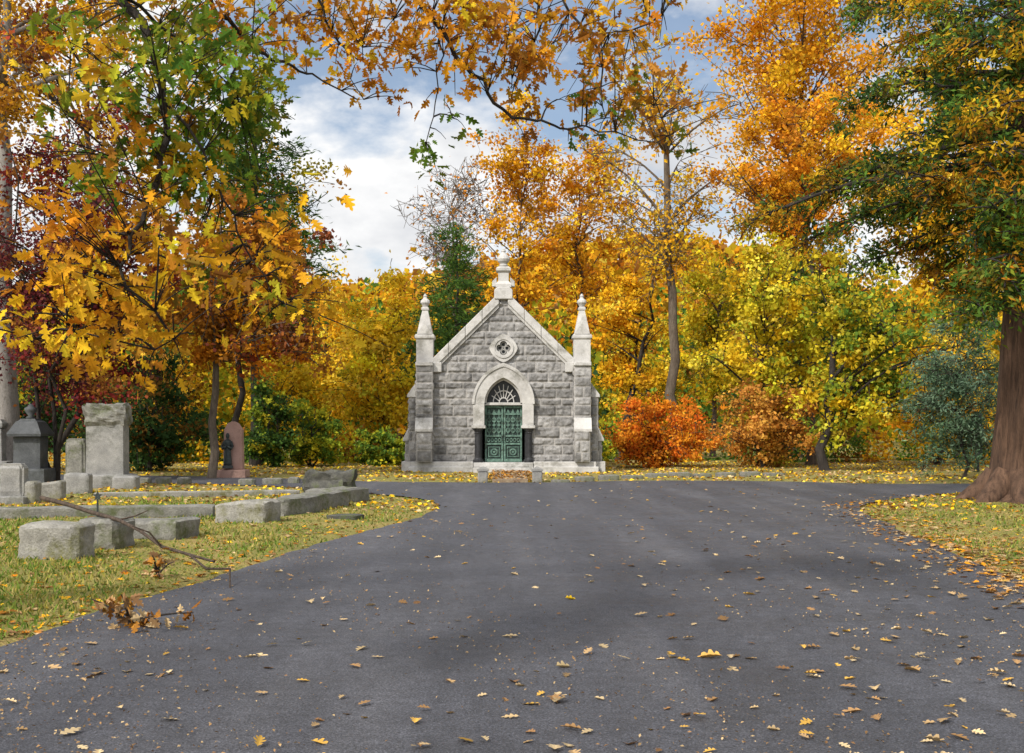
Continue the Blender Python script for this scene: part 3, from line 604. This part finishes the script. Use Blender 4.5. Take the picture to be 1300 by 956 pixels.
# --- right
broadleaf('autumn_tree','towering orange gold tree at the upper right, top beyond view',1010,54,(895,1150,-90,310),GOLD,23000,.19,.26,112,'bark',group=RG,pal2=ORA,sig=.065,nl=56,trunktop=.4,gam=.8,mix2=.4)
broadleaf('autumn_tree','rust orange tree in the middle of the right side',1030,44,(915,1115,120,325),ORA,12000,.16,.2,113,'bark',group=RG,pal2=GOLD,sig=.075,mix2=.45,nl=32)
broadleaf('autumn_tree','yellow green maple above the brown shrub on the right',965,42,(885,1070,320,520),YGR,9500,.165,.14,114,'barkdark',group=RG,pal2=YEL,sig=.068,nl=36,mix2=.5)
broadleaf('autumn_tree','green gold maple with dark trunk left of the signpost',1047,38,(1000,1210,300,560),GRN+YGR,12000,.155,.17,115,'barkdark',group=RG,pal2=YEL,follow=.6,sig=.068,nl=40,mix2=.4)
broadleaf('autumn_tree','tall gold tree behind the big cedar',1190,46,(1080,1330,40,430),YEL,15000,.19,.22,116,'bark',group=RG,pal2=GOLD,sig=.08,nl=36,mix2=.5)
broadleaf('autumn_tree','low golden tree behind the signpost',1190,44,(1090,1290,410,590),GOLD,8500,.17,.11,117,'barkdark',group=RG,pal2=YGR,mix2=.4)
broadleaf('dark_evergreen','dark green evergreen mass behind the yellow green maple and brown shrub',1000,48,(915,1120,285,592),DGR+GRN,12000,.18,.14,118,'barkdark','tree',RG,sig=.075,nl=40,ratio=.4)
broadleaf('young_hemlock','soft grey green drooping hemlock left of the big trunk',1222,32,(1125,1310,390,604),TEAL,13000,.13,.05,119,'barkdark',group=None,sig=.07,up=.9,ratio=.28,nl=64,droop=.5,gam=.9,inner=.25)
# shrubs
SH='autumn shrubs right of the mausoleum'
broadleaf('red_shrub','bright orange red spreading shrub right of the mausoleum',838,41.5,(758,918,508,596),RED,12000,.115,.04,121,'barkdark','shrub',SH,nl=44,subs=5,multi=5,sig=.08,inner=.5,limbr=.5,pal2=ORA,gam=1.2)
broadleaf('brown_shrub','orange brown domed shrub right of the red one',968,41,(892,1048,488,594),[(.60,.27,.05),(.50,.22,.05),(.70,.38,.07)],11500,.115,.04,122,'barkdark','shrub',SH,nl=44,subs=5,multi=5,sig=.08,inner=.5,limbr=.5,pal2=YGR,mix2=.12,gam=1.2)
broadleaf('green_shrub','dark green shrub behind the pink headstone',345,41,(300,395,490,596),DGR+GRN,6500,.13,.05,123,'barkdark','shrub','green shrubs left of the mausoleum',nl=30,subs=4,multi=3,limbr=.5,pal2=YGR)
broadleaf('green_shrub','olive green shrub left of the bright yellow tree',395,43,(355,445,510,596),GRN+YGR,6000,.13,.05,124,'barkdark','shrub','green shrubs left of the mausoleum',nl=28,subs=4,multi=3,limbr=.5)
broadleaf('low_shrub','low yellow green bush against the left side of the mausoleum',487,43,(440,530,545,597),YGR+GRN,5000,.13,.04,125,'barkdark','shrub',None,nl=24,subs=4,multi=3,limbr=.5)
# --- left
broadleaf('brown_oak','rust brown oak with slim straight trunk behind the graves',268,33,(200,440,240,480),BRN+ORA[:2],13000,.14,.14,131,'barktan',group=LG,pal2=MAR,sig=.07,follow=.2,nl=36,gam=.7,mix2=.22)
conifer('pine_tree','tall green pine with open top at the upper left',325,43,220,95,400,GRN+DGR,12500,132,group=LG,ls=.3,tr=.2,prof=.6)
broadleaf('maroon_maple','dark maroon maple with several thin stems behind the headstones',72,31,(-60,225,150,515),MAR+MAR+BRN,24000,.115,.09,133,'barkdark',group=LG,multi=4,pal2=MAR,sig=.075,nl=56,gam=.8)
broadleaf('pale_tree','tall pale barked tree at the left edge',10,35,(-160,170,-160,180),GOLD+BRN,7000,.15,.36,134,'barkgrey',group=LG,pal2=MAR,lean=-.1,sig=.07,follow=.1)
broadleaf('autumn_tree','tall orange tree at the upper left corner behind the oak leaves',110,42,(-40,270,-80,230),GOLD,8500,.16,.2,135,'barkdark',group=LG,pal2=BRN,sig=.07,gam=.6,mix2=.4)
broadleaf('autumn_tree','rust coloured tree above the rust brown oak',300,46,(230,400,150,400),BRN+GOLD,6000,.17,.16,136,'barkdark',group=LG,pal2=YGR,sig=.08)
broadleaf('dark_evergreen','dark green bushy evergreen behind the tall grey headstone',190,37,(110,270,440,598),DGR,9000,.14,.08,137,'barkdark','shrub','dark evergreens behind the graves',nl=30,multi=2,pal2=BRN)
broadleaf('dark_evergreen','dark evergreen mass behind the dark monument at the far left',40,39,(-60,120,440,598),DGR,9000,.14,.08,138,'barkdark','shrub','dark evergreens behind the graves',nl=30,multi=2,pal2=MAR)
broadleaf('autumn_tree','small orange brown tree showing between the grave trunks',215,46,(150,300,380,560),BRN+YEL,7000,.17,.1,139,'barkdark',group=LG)
# --- big cedar right
rng=np.random.default_rng(77); CY=23.0; CXX=XU(1297,CY); ced=thing('cedar_tree',(CXX,CY,-.05),'huge red brown trunked cedar at the right edge with dark green and gold foliage','tree')
T=Tubes(); zz=np.array([0,.08,.2,.4,.7,1.2,2.0,2.8,4,6,8.5,11,14]); rad=np.array([1.05,.92,.80,.70,.63,.58,.56,.54,.50,.44,.36,.26,.1])
T.add(np.stack([.2*np.sin(zz*.3),0*zz,zz],1),rad,26,.07,rng)
for a in (2.9,3.6,4.3,5.0,1.2,.2): T.add([[.45*math.cos(a),.45*math.sin(a),.55],[.75*math.cos(a),.75*math.sin(a),.24],[1.05*math.cos(a),1.05*math.sin(a),.06],[1.35*math.cos(a),1.35*math.sin(a),-.06]],[.28,.24,.17,.08],8,.08,rng)
T.build('trunk',M['barkred'],ced)
Bn=Tubes(); A=[];Dv=[]; org=np.array([CXX,CY,-.05])
tg=[(1055,300,23),(1085,335,24),(940,290,25),(1000,318,25.5),(1110,230,22),(1140,315,23),(1075,140,23),(1150,170,21),(1120,60,23),(1190,110,21),(1180,250,21),(1240,290,20),(1195,335,24),(1250,210,19.5),(1230,60,20),(1280,130,19),(1160,10,22),(1270,20,19),(1220,365,24),(1290,260,19),(1080,30,24),(1300,360,20.5),(1265,340,21),(1130,270,25),(1210,180,25),(970,275,25.5),(1030,270,25),
 (1275,365,19.5),(1240,385,20),(1300,310,19),(1260,260,18.8),(1295,60,18.8),(1235,140,19.5),(1285,200,18.6),(1250,330,19.2),(1215,20,21),(1110,130,23),(1060,230,24.5),(1160,220,20.5),(1200,60,22),(1150,100,24),(1100,10,25)]
tg+=[(1350+60*k,60+((k*97)%300),23+3*math.sin(k*2)) for k in range(12)]+[(1200+80*k,-80-30*(k%3),22+2*(k%3)) for k in range(6)]
for (u,v,Y) in tg:
    e=W(u,v,Y)-org; hd=np.hypot(e[0],e[1]); z=np.clip(e[2]+.18*hd+rng.uniform(-.5,.6),2.9,13); st_=np.array([.2*math.sin(z*.3),0,z]); mid=(st_+e)/2+np.array([0,0,.10*hd])+rng.normal(size=3)*.1*hd; B=bez(st_,mid,e,9)
    Bn.add(B,np.linspace(.055+.008*hd,.014,9),6); d0=unit(e-st_)
    for j in range(18):
        tt=rng.uniform(.3,1); p=(1-tt)**2*st_+2*tt*(1-tt)*mid+tt*tt*e; sd_=np.cross(d0,[0,0,1])*rng.uniform(-1,1)*1.1; q=p+sd_*(1.15-.6*tt)+d0*rng.uniform(.1,.5)+np.array([0,0,rng.uniform(-.5,.25)])
        Bn.add(bez(p,(p+q)/2+np.array([0,0,.10]),q,4),np.linspace(.018,.007,4),4)
        for k in range(5): tt2=rng.uniform(.3,1.05); A.append(p+(q-p)*tt2+np.array([0,0,.1*(1-tt2)])); Dv.append(q-p)
Bn.build('branches',M['barkdark'],ced); A=np.array(A);Dv=unit(np.array(Dv)); n=58000; wt=rng.gamma(.65,1,len(A)); idx=rng.choice(len(A),n,p=wt/wt.sum())
C=A[idx]+rng.normal(size=(n,3))*np.array([.15,.15,.10]); cp=pick(GRN+DGR+DGR+YGR[2:]+[(.18,.19,.03),(.28,.20,.03),(.18,.11,.03)],len(A),rng,.25)
pt=np.sin(A[:,0]*1.3+1)*np.sin(A[:,2]*1.1+A[:,1]*.7)
mk=rng.random(len(A))<np.where(pt>.15,.58,.12); cp[mk]=pick(ORA+GOLD+YEL[:2],mk.sum(),rng)*.85
V,Fc,cc=leafquads(C,rng,.13,.36,.78*cp[idx]+.22*pick(GRN+DGR,n,rng),.6,Dv[idx]+rng.normal(size=(n,3))*.7+np.array([0,0,-.2])); npmesh('crown',V,Fc,4,M['leaf'],cc,ced)
# --- foreground oak
rng=np.random.default_rng(9); oak=thing('oak_tree',(0,0,0),'foreground oak branches with large orange, yellow and green leaves hanging from the top left','tree')
T=Tubes(); zz=np.linspace(-.1,9,10); T.add(np.stack([-8.2+.1*zz,5+.05*zz,zz],1),.42-.036*zz,14,.06,rng); T.build('trunk',M['bark'],oak)
Bn=Tubes(); skel=[]
def limb(pts,r0,r1):
    P=np.array(pts,float); q=catmull(P,5)[:(len(P)-1)*5+1]; q=np.vstack([q[:-1],P[-1:]]); 
    q[1:-1]+=rng.normal(size=q[1:-1].shape)*.012
    Bn.add(q,np.linspace(r0,r1,len(q)),7); skel.append(q)
limb([(-7.7,5.2,4.6),(-5,6.3,5.3),(-2.6,7.2,5.5),(0,7.8,5.5),(2.2,8.2,5.2)],.13,.03)
limb([(-7.8,5.2,3.6),(-4.8,5.4,4.5),W(70,-120,5.9),W(165,0,6.0),W(205,130,6.0),W(200,240,5.9),W(150,340,5.7),W(95,420,5.6)],.042,.004)
limb([W(205,130,6.0),W(270,220,6.1),W(310,310,6.1),W(350,375,6.1)],.009,.003)
limb([W(165,0,6.0),W(240,60,6.3),W(300,120,6.4)],.011,.004)
limb([(-2.6,7.2,5.5),W(240,-40,7.4),W(290,30,7.6),W(350,75,7.8),W(400,95,7.9),W(445,100,7.9)],.024,.003)
limb([(-.6,7.6,5.5),W(500,-60,7.9),W(560,40,8),W(600,95,8),W(650,145,8),W(700,158,8),W(760,163,8),W(840,150,8)],.022,.003)
limb([(1.2,8,5.35),W(720,-20,8.1),W(760,60,8.1),W(775,140,8.1)],.016,.003)
limb([(.6,7.9,5.4),W(690,-30,8),W(680,50,8),W(650,100,8)],.015,.003)
limb([(2.2,8.2,5.2),W(860,-20,8.2),W(835,25,8.2),W(780,30,8.2)],.016,.003)
limb([W(560,40,8),W(555,110,8),W(540,180,8)],.006,.003)
limb([(-1.6,7.4,5.5),W(400,-30,7.8),W(420,40,7.8),W(460,60,7.8)],.016,.003)
O1=ORA+ORA+GOLD+YEL[:1]+BRN[:2]; 
GL=[(.06,.13,.02),(.09,.19,.025),(.14,.26,.03),(.20,.30,.03)]  # foliage greens; the darkest stands in for shadowed leaves
DO=ORA+GOLD[:2]+BRN
cls=[(225,30,38,24,80,O1+GL,7),(300,22,38,18,66,BRN+ORA,7.6),(385,22,45,20,130,O1,7.8),(430,56,36,18,75,O1,7.9),(500,24,48,22,160,O1,7.9),(470,80,20,8,22,O1,7.9),(585,24,48,22,145,O1,8),(640,78,46,18,100,O1+BRN,8),(585,98,16,18,26,O1,8),(700,56,42,24,110,O1,8),(680,16,50,12,85,O1,8),(770,56,34,26,95,O1+BRN,8.1),(772,134,32,24,80,BRN+ORA+GL,8.1),(830,134,28,20,48,BRN+ORA,8),(820,14,44,10,60,O1,8.2),(540,184,10,8,17,GL,8),(575,150,9,8,7,GL,8),(850,185,10,12,9,GL+BRN,8),(700,130,28,14,20,BRN+ORA,8),
(250,85,50,44,190,GL+GL+YGR,6.3),(285,140,40,38,155,GL+GL+GL+GOLD+YGR,6.3),(200,165,40,36,130,GL+GL+ORA,6),(145,200,46,34,105,GL+GL+GOLD+BRN,6),(235,225,42,30,135,GL+GL+GOLD,6.1),(190,288,54,20,125,GOLD+ORA+ORA,5.9),(118,335,50,28,112,YEL[:2]+GOLD+ORA,5.7),(85,400,36,32,64,YEL[:2]+GOLD,5.6),(150,425,38,24,60,DO+YEL[:2],5.6),(225,335,34,30,70,GOLD+GL+BRN,5.8),(325,325,44,30,100,GOLD+YGR+ORA+BRN,6.1),(350,375,36,18,50,GOLD+YGR+BRN,6.1),(275,390,14,16,12,YEL,6),(45,430,16,14,9,YEL,5.6),(150,100,40,40,65,GL+YGR,6),(320,60,25,25,36,GL+YGR,6.4),(55,330,20,26,12,DO,5.7),(90,60,50,40,34,DO+GL,6.4),
(60,-160,120,30,120,O1+GRN,6.3),(350,-80,120,35,140,O1,7.6),(620,-80,140,30,150,O1,8)]
C=[];Cl=[];Aa=[]
allsk=np.concatenate(skel[1:])
for (u,v,su,sv,n,pal,Y) in cls:
    n=int(n*1.75)
    c0=W(u,v,Y); k=max(5,n//7); s=Y/F
    ends=c0+np.stack([rng.normal(size=k)*su*s*1.08,rng.normal(size=k)*.45,rng.normal(size=k)*sv*s*1.08],1)
    src=allsk[np.argmin(np.linalg.norm(allsk-c0,axis=1))]
    if np.linalg.norm(src-c0)>.12: Bn.add(bez(src,(src+c0)/2+np.array([0,0,.05]),c0,4),np.linspace(.007,.0045,4),5)
    for e in ends:
        j=allsk[np.argmin(np.linalg.norm(allsk-e,axis=1))]; a=j if np.linalg.norm(j-e)<np.linalg.norm(c0-e) else c0
        Bn.add(bez(a,(a+e)/2+np.array([0,0,.04]),e,4),np.linspace(.0045,.0022,4),4)
    idx=rng.integers(0,k,n); tt=rng.uniform(.6,1.05,(n,1)); p=c0+(ends[idx]-c0)*tt+rng.normal(size=(n,3))*.045
    C.append(p); cp=pick(pal,k,rng,.24); Cl.append(.75*cp[idx]+.25*pick(pal,n,rng,.25))
    Aa.append(unit(ends[idx]-c0)*.7+rng.normal(size=(n,3))*.65+np.array([0,0,-.55]))
C=np.concatenate(C);Cl=np.concatenate(Cl);Aa=unit(np.concatenate(Aa)); n=len(C)
Bn.build('branches',M['barkdark'],oak); oakleaves('crown',C,Aa,rng.normal(size=(n,3))+np.array([0,-.2,.5]),rng.uniform(.052,.115,n),Cl,M['leaf'],oak,.4,.9)
# ---------------------------------------------------------------- fallen branch, twig with leaves
fb=thing('fallen_branch',(-5,15,0),'long dead fallen branch lying over the grey border stones','branch'); o0=np.array([-5,15,0.]); T=Tubes()
pp=[W(52,632,15.6),W(85,640,15),W(115,650,14.3),W(150,660,13.7),W(178,674,13.1),W(205,694,12.4),W(240,704,12.0),W(272,713,11.7)]
T.add(np.array(pp)-o0,np.linspace(.032,.014,8),7,.12,rng); T.add(np.array([W(205,694,12.4),W(190,676,12.3),W(168,668,12.2)])-o0,[.014,.010,.005],5); T.add(np.array([W(240,704,12.),W(262,722,11.2),W(292,722,10.9),W(292,748,10.5)])-o0,[.014,.012,.011,.009],5)
T.add(np.array([W(150,660,13.7),W(172,655,13.6),W(188,648,13.5)])-o0,[.013,.009,.005],5); T.build('stem',M['bark'],fb)
def twig(label,u,v,n,rad,seed):
    rng=np.random.default_rng(seed); Y=F*H/(v-HV); x=XU(u,Y); t=thing('fallen_twig',(x,Y,.03),label,'twig'); T=Tubes(); ends=[]
    for k in range(7):
        e=np.array([rng.normal()*rad*.7,rng.normal()*rad*.6,abs(rng.normal())*rad*1.1]); T.add(bez(np.zeros(3),e/2+np.array([0,0,.05]),e,5),np.linspace(.012,.004,5),5); ends.append(e)
    T.build('stem',M['barkdark'],t); ends=np.array(ends); idx=rng.integers(0,7,n); C=ends[idx]*rng.uniform(.4,1.05,(n,1))+rng.normal(size=(n,3))*.04; C[:,2]=np.maximum(C[:,2],.01)
    oakleaves('leaves',C,rng.normal(size=(n,3))+np.array([0,0,-.2]),rng.normal(size=(n,3)),rng.uniform(.08,.13,n),pick(BRN+TAN,n,rng),M['litter'],t,.5)
twig('fallen oak twig with clump of brown dead leaves at the road edge',165,797,60,.2,3)
twig('small clump of brown dead oak leaves on the grass below the fallen branch',200,735,26,.13,4)
# ---------------------------------------------------------------- litter and grass (stuff)
def litter(name,n,x0,x1,y0,y1,cond,pal,L,seed,oakl=False,near=False,flat=2.5):
    rng=np.random.default_rng(seed); k=n*4
    x=rng.uniform(x0,x1,k); 
    y=rng.uniform(y0,y1,k) if not near else 1/rng.uniform(1/y1,1/y0,k)
    d=sd(x,y); mk=cond(x,y,d,rng)&(np.abs(x)<.5*y+1.5); x,y,d=x[mk][:n],y[mk][:n],d[mk][:n]; n=len(x)
    z=np.where(d<0,.012,gzA(x,y)); C=np.stack([x,y,z+.012],1); c=pick(pal,n,rng,.2)
    if oakl:
        a=rng.uniform(0,6.28,n); o=oakleaves(name,C,np.stack([np.cos(a),np.sin(a),.08*rng.normal(size=n)],1),rng.normal(size=(n,3))*.15+np.array([0,0,1]),rng.uniform(L*.5,L*1.25,n),c,M['litter'],None,.45,.25)
    else:
        V,Fc,cc=leafquads(C,rng,L,.6,c,flat,None,.15); o=npmesh(name,V,Fc,4,M['litter'],cc)
    return tag(o,kind='stuff')
def roadcond(x,y,d,rng): return (d<-.05)&(rng.random(len(x))<.20+.5*np.exp(d/.6)+.4*sstep(0,4,x))
LT=TAN+[(.55,.42,.24),(.60,.45,.25),(.6,.36,.08)]
o=litter('road_leaves',720,-4,9,5.0,31,roadcond,LT,.105,201,True,True); tag(o,'tan and brown oak leaves scattered over the asphalt road','fallen leaves')
o=litter('leaf_crumbs',7500,-4,7,4.8,20,lambda x,y,d,r:(d<-.02)&(r.random(len(x))<.12+.7*np.exp(d/.8)+.15*np.sin(x*2+y)),[tuple(c*.85 for c in q) for q in TAN],.02,202,False,True); tag(o,'fine tan leaf crumbs speckling the asphalt','leaf crumbs')
o=litter('verge_leaves',6500,-12,12,5.0,24,lambda x,y,d,r:(d>0)&(r.random(len(x))<.45+.55*np.exp(-d/.7)+.3*(x>0)),TAN+TAN+ORA+GOLD+BRN,.10,203,True,True); tag(o,'tan and orange leaves thick along the grass verges','fallen leaves')
o=litter('lawn_leaves',15000,-24,24,20,48,lambda x,y,d,r:(d>0)&(r.random(len(x))<.65+.35*np.sin(x*.8)*np.sin(y*1.1)),TAN+TAN+YEL+GOLD,.12,204); tag(o,'yellow and tan leaves covering the lawn around the mausoleum','fallen leaves')
o=litter('right_edge_leaves',4200,4.2,11,9,25,lambda x,y,d,r:(d>-.6)&(d<1.4)&(x>0)&(r.random(len(x))<np.exp(-np.abs(d-.25)/.5)),TAN+TAN+BRN+ORA[:1],.10,205,True,True); tag(o,'thick drift of tan leaves along the right edge of the road','fallen leaves')
o=litter('path_leaves',420,XU(620,31),XU(676,31),30.7,36.6,lambda x,y,d,r:d>.1,TAN+BRN,.11,206); o.location.z=.055; tag(o,'brown leaves strewn on the path to the mausoleum door','fallen leaves')
for (u,v,L_,c_,a_,lb) in [(717,763,.14,(.85,.55,.03),.3,'bright yellow leaf lying alone in the middle of the road'),(917,838,.17,(.62,.36,.10),2.9,'large orange tan oak leaf at the lower right of the road'),(705,851,.15,(.50,.38,.20),.5,'pale tan curled leaf at the bottom centre of the road'),(1168,858,.14,(.45,.28,.12),1.9,'brown oak leaf at the bottom right corner area of the road')]:
    Y=F*H/(v-HV); o=oakleaves('fallen_leaf',np.zeros((1,3)),np.array([[math.cos(a_),math.sin(a_),.1]]),np.array([[.1,-.15,1.]]),np.array([L_]),np.array([c_]),M['litter'],None,.4); o.location=(XU(u,Y),Y,.03); tag(o,lb,'leaf','single leaves on the road')
rng=np.random.default_rng(300); k=200000; x=rng.uniform(-12,12,k); y=1/rng.uniform(1/26,1/5,k); d=sd(x,y); mk=(d>.03)&(np.abs(x)<.5*y+1)&(rng.random(k)<sstep(.0,.5,d)*.8+.2); x,y=x[mk],y[mk]; n=len(x); z=gzA(x,y)
hh=rng.uniform(.025,.075,n)*(.7+.3*np.sin(x*2.1+y)); a=rng.uniform(0,6.28,n); w=.005+.0008*y; ln=rng.normal(size=(n,2))*.035
B0=np.stack([x-np.cos(a)*w,y-np.sin(a)*w,z-.01],1);B1=np.stack([x+np.cos(a)*w,y+np.sin(a)*w,z-.01],1);B2=np.stack([x+ln[:,0],y+ln[:,1],z+hh],1)
patch=.5+.5*np.sin(x*.9+1.3*np.sin(y*.7))*np.sin(y*.6+x*.3); gcol=np.where((rng.random(n)<.2+.5*patch)[:,None],pick([(.34,.30,.07),(.40,.33,.11),(.28,.24,.06)],n,rng),pick([(.14,.22,.035),(.19,.26,.045),(.10,.17,.028)],n,rng))
o=npmesh('grass',np.stack([B0,B1,B2],1).reshape(-1,3),np.arange(3*n),3,M['grass'],np.repeat(gcol,3,0)); tag(o,'short yellowing green grass on both verges of the road','grass',kind='stuff')
def clumps(name,label,cat,cents,R,per,ls,pals,seed):
    rng=np.random.default_rng(seed); Cs=[];Cc=[]
    for (c,r) in zip(cents,R):
        d=unit(rng.normal(size=(per,3)))*(rng.uniform(.35,1,(per,1))**.6); bl=1+.25*np.sin(d[:,:1]*5+rng.uniform(0,6))*np.sin(d[:,2:]*6+rng.uniform(0,6)); p=np.array(c)+d*np.array(r)*bl
        Cs.append(p); pal=pals[rng.integers(0,len(pals))]; Cc.append(pick(pal,per,rng,.25))
    C=np.concatenate(Cs); C[:,2]=np.maximum(C[:,2],.05); V,Fc,cc=leafquads(C,rng,ls,.8,np.concatenate(Cc),.4); o=npmesh(name,V,Fc,4,M['leaf'],cc); return tag(o,label,cat,kind='stuff')
rng=np.random.default_rng(400); ce=[];R=[]
for k in range(70):
    x=rng.uniform(-24,24); y=rng.uniform(45.5,54); ce.append((x,y,.5)); h=rng.uniform(.5,1.7); R.append((rng.uniform(.8,1.8),.8,h))
clumps('undergrowth','yellow green undergrowth along the foot of the wood','undergrowth',ce,R,340,.17,[GRN,YGR,GOLD,GRN,BRN,DGR],401)
ce=[];R=[]
for k in range(110):
    y=rng.uniform(78,118); x=rng.uniform(-.62,.62)*y; h=rng.uniform(8,13)*(1 if x>-25 else 1.15); ce.append((x,y,h*.52)); R.append((rng.uniform(3,5),3,h*.5))
dk=lambda P,f:[tuple(c*f for c in q) for q in P]  # darkened palettes put shaded depth behind the nearer crowns into the leaf colours
clumps('distant_wood','distant yellow and orange wood behind the nearer trees','wood',ce,R,400,.6,[dk(GOLD,.6),BRN,GRN,dk(YGR,.55),dk(YEL,.7),DGR],402)
xs=np.linspace(-330,330,67); ys=np.linspace(120,420,31); gx,gy=np.meshgrid(xs,ys)
def hz(x,y): return (26+6*np.sin(x*.02+1)+3*np.sin(x*.06))*sstep(125,230,y)*np.where(x<60,1,.9)
hzv=hz(gx,gy)-.5; nx,ny=67,31; ii=(np.arange(ny-1)[:,None]*nx+np.arange(nx-1)[None,:]).ravel()
M['hill']=surf('wooded_hill',(.22,.12,.03),(.34,.19,.05),.08,(.16,.11,.05),.05,.6,.3,1.)
o=npmesh('hill',np.stack([gx.ravel(),gy.ravel(),hzv.ravel()],1),np.stack([ii,ii+1,ii+nx+1,ii+nx],1),4,M['hill'],smooth=True); tag(o,kind='structure')
rng=np.random.default_rng(410); n=40000; y=rng.uniform(130,250,n); x=rng.uniform(-.5,.5,n)*y*1.15; z=hz(x,y); tx=np.sin(x*1.1+np.sin(y*.4)*2)*np.sin(y*.9+x*.2); C=np.stack([x,y,z+2+3.5*tx*rng.random(n)+rng.uniform(-1,2,n)],1)
V,Fc,cc=leafquads(C,rng,1.6,.8,pick(ORA+GOLD+BRN+YEL,n,rng,.2)*.85,.5); o=npmesh('hillside_wood',V,Fc,4,M['leaf'],cc); tag(o,'orange autumn wood covering the far hillside','wood',kind='stuff')
# ---------------------------------------------------------------- sky, sun, camera
w=bpy.data.worlds.new('World'); SC.world=w; w.use_nodes=True; nt=w.node_tree
for n_ in list(nt.nodes): nt.nodes.remove(n_)
out=nt.nodes.new('ShaderNodeOutputWorld'); bg=nt.nodes.new('ShaderNodeBackground'); sky=nt.nodes.new('ShaderNodeTexSky'); sky.sky_type='NISHITA'; sky.sun_disc=False
S=Vector((-.50,-.62,.66)).normalized(); sky.sun_elevation=math.asin(S.z); sky.sun_rotation=math.atan2(S.x,S.y)
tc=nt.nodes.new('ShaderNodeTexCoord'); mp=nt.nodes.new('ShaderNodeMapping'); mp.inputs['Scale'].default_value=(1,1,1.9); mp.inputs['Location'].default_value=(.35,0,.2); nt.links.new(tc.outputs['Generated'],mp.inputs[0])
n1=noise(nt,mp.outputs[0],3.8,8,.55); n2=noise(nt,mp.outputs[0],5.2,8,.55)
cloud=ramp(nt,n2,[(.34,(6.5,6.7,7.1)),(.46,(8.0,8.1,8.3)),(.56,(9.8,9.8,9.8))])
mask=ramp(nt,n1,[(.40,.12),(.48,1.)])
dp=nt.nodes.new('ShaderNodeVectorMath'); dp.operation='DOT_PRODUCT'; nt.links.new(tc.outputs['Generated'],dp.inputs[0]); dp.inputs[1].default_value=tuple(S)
gl=ramp(nt,dp.outputs['Value'],[(0.,0.0),(.25,.12),(1.,1.)])  # cloud gain toward the sun, added out of view to brighten the foreground
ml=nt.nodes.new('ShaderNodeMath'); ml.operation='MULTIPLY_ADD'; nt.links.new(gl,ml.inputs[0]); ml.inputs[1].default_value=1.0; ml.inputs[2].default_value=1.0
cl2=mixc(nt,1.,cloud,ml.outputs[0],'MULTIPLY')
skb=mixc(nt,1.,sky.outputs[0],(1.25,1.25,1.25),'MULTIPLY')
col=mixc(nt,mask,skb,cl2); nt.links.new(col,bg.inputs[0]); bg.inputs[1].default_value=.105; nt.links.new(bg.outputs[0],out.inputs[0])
L=bpy.data.lights.new('sun','SUN'); L.energy=4.4; L.angle=math.radians(5); L.color=(1,.95,.87); lo=bpy.data.objects.new('sun',L); lo.rotation_euler=S.to_track_quat('Z','Y').to_euler(); link(lo)
cam=bpy.data.cameras.new('camera'); cam.sensor_width=36; cam.sensor_fit='HORIZONTAL'; cam.lens=F/1300*36; cam.shift_y=64/1300; cam.clip_end=3000; cam.clip_start=.05
co=bpy.data.objects.new('camera',cam); co.location=(0,0,H); co.rotation_euler=(math.radians(90),0,0); link(co); SC.camera=co
SC.view_settings.view_transform='Standard'; SC.view_settings.look='None'; SC.view_settings.exposure=0
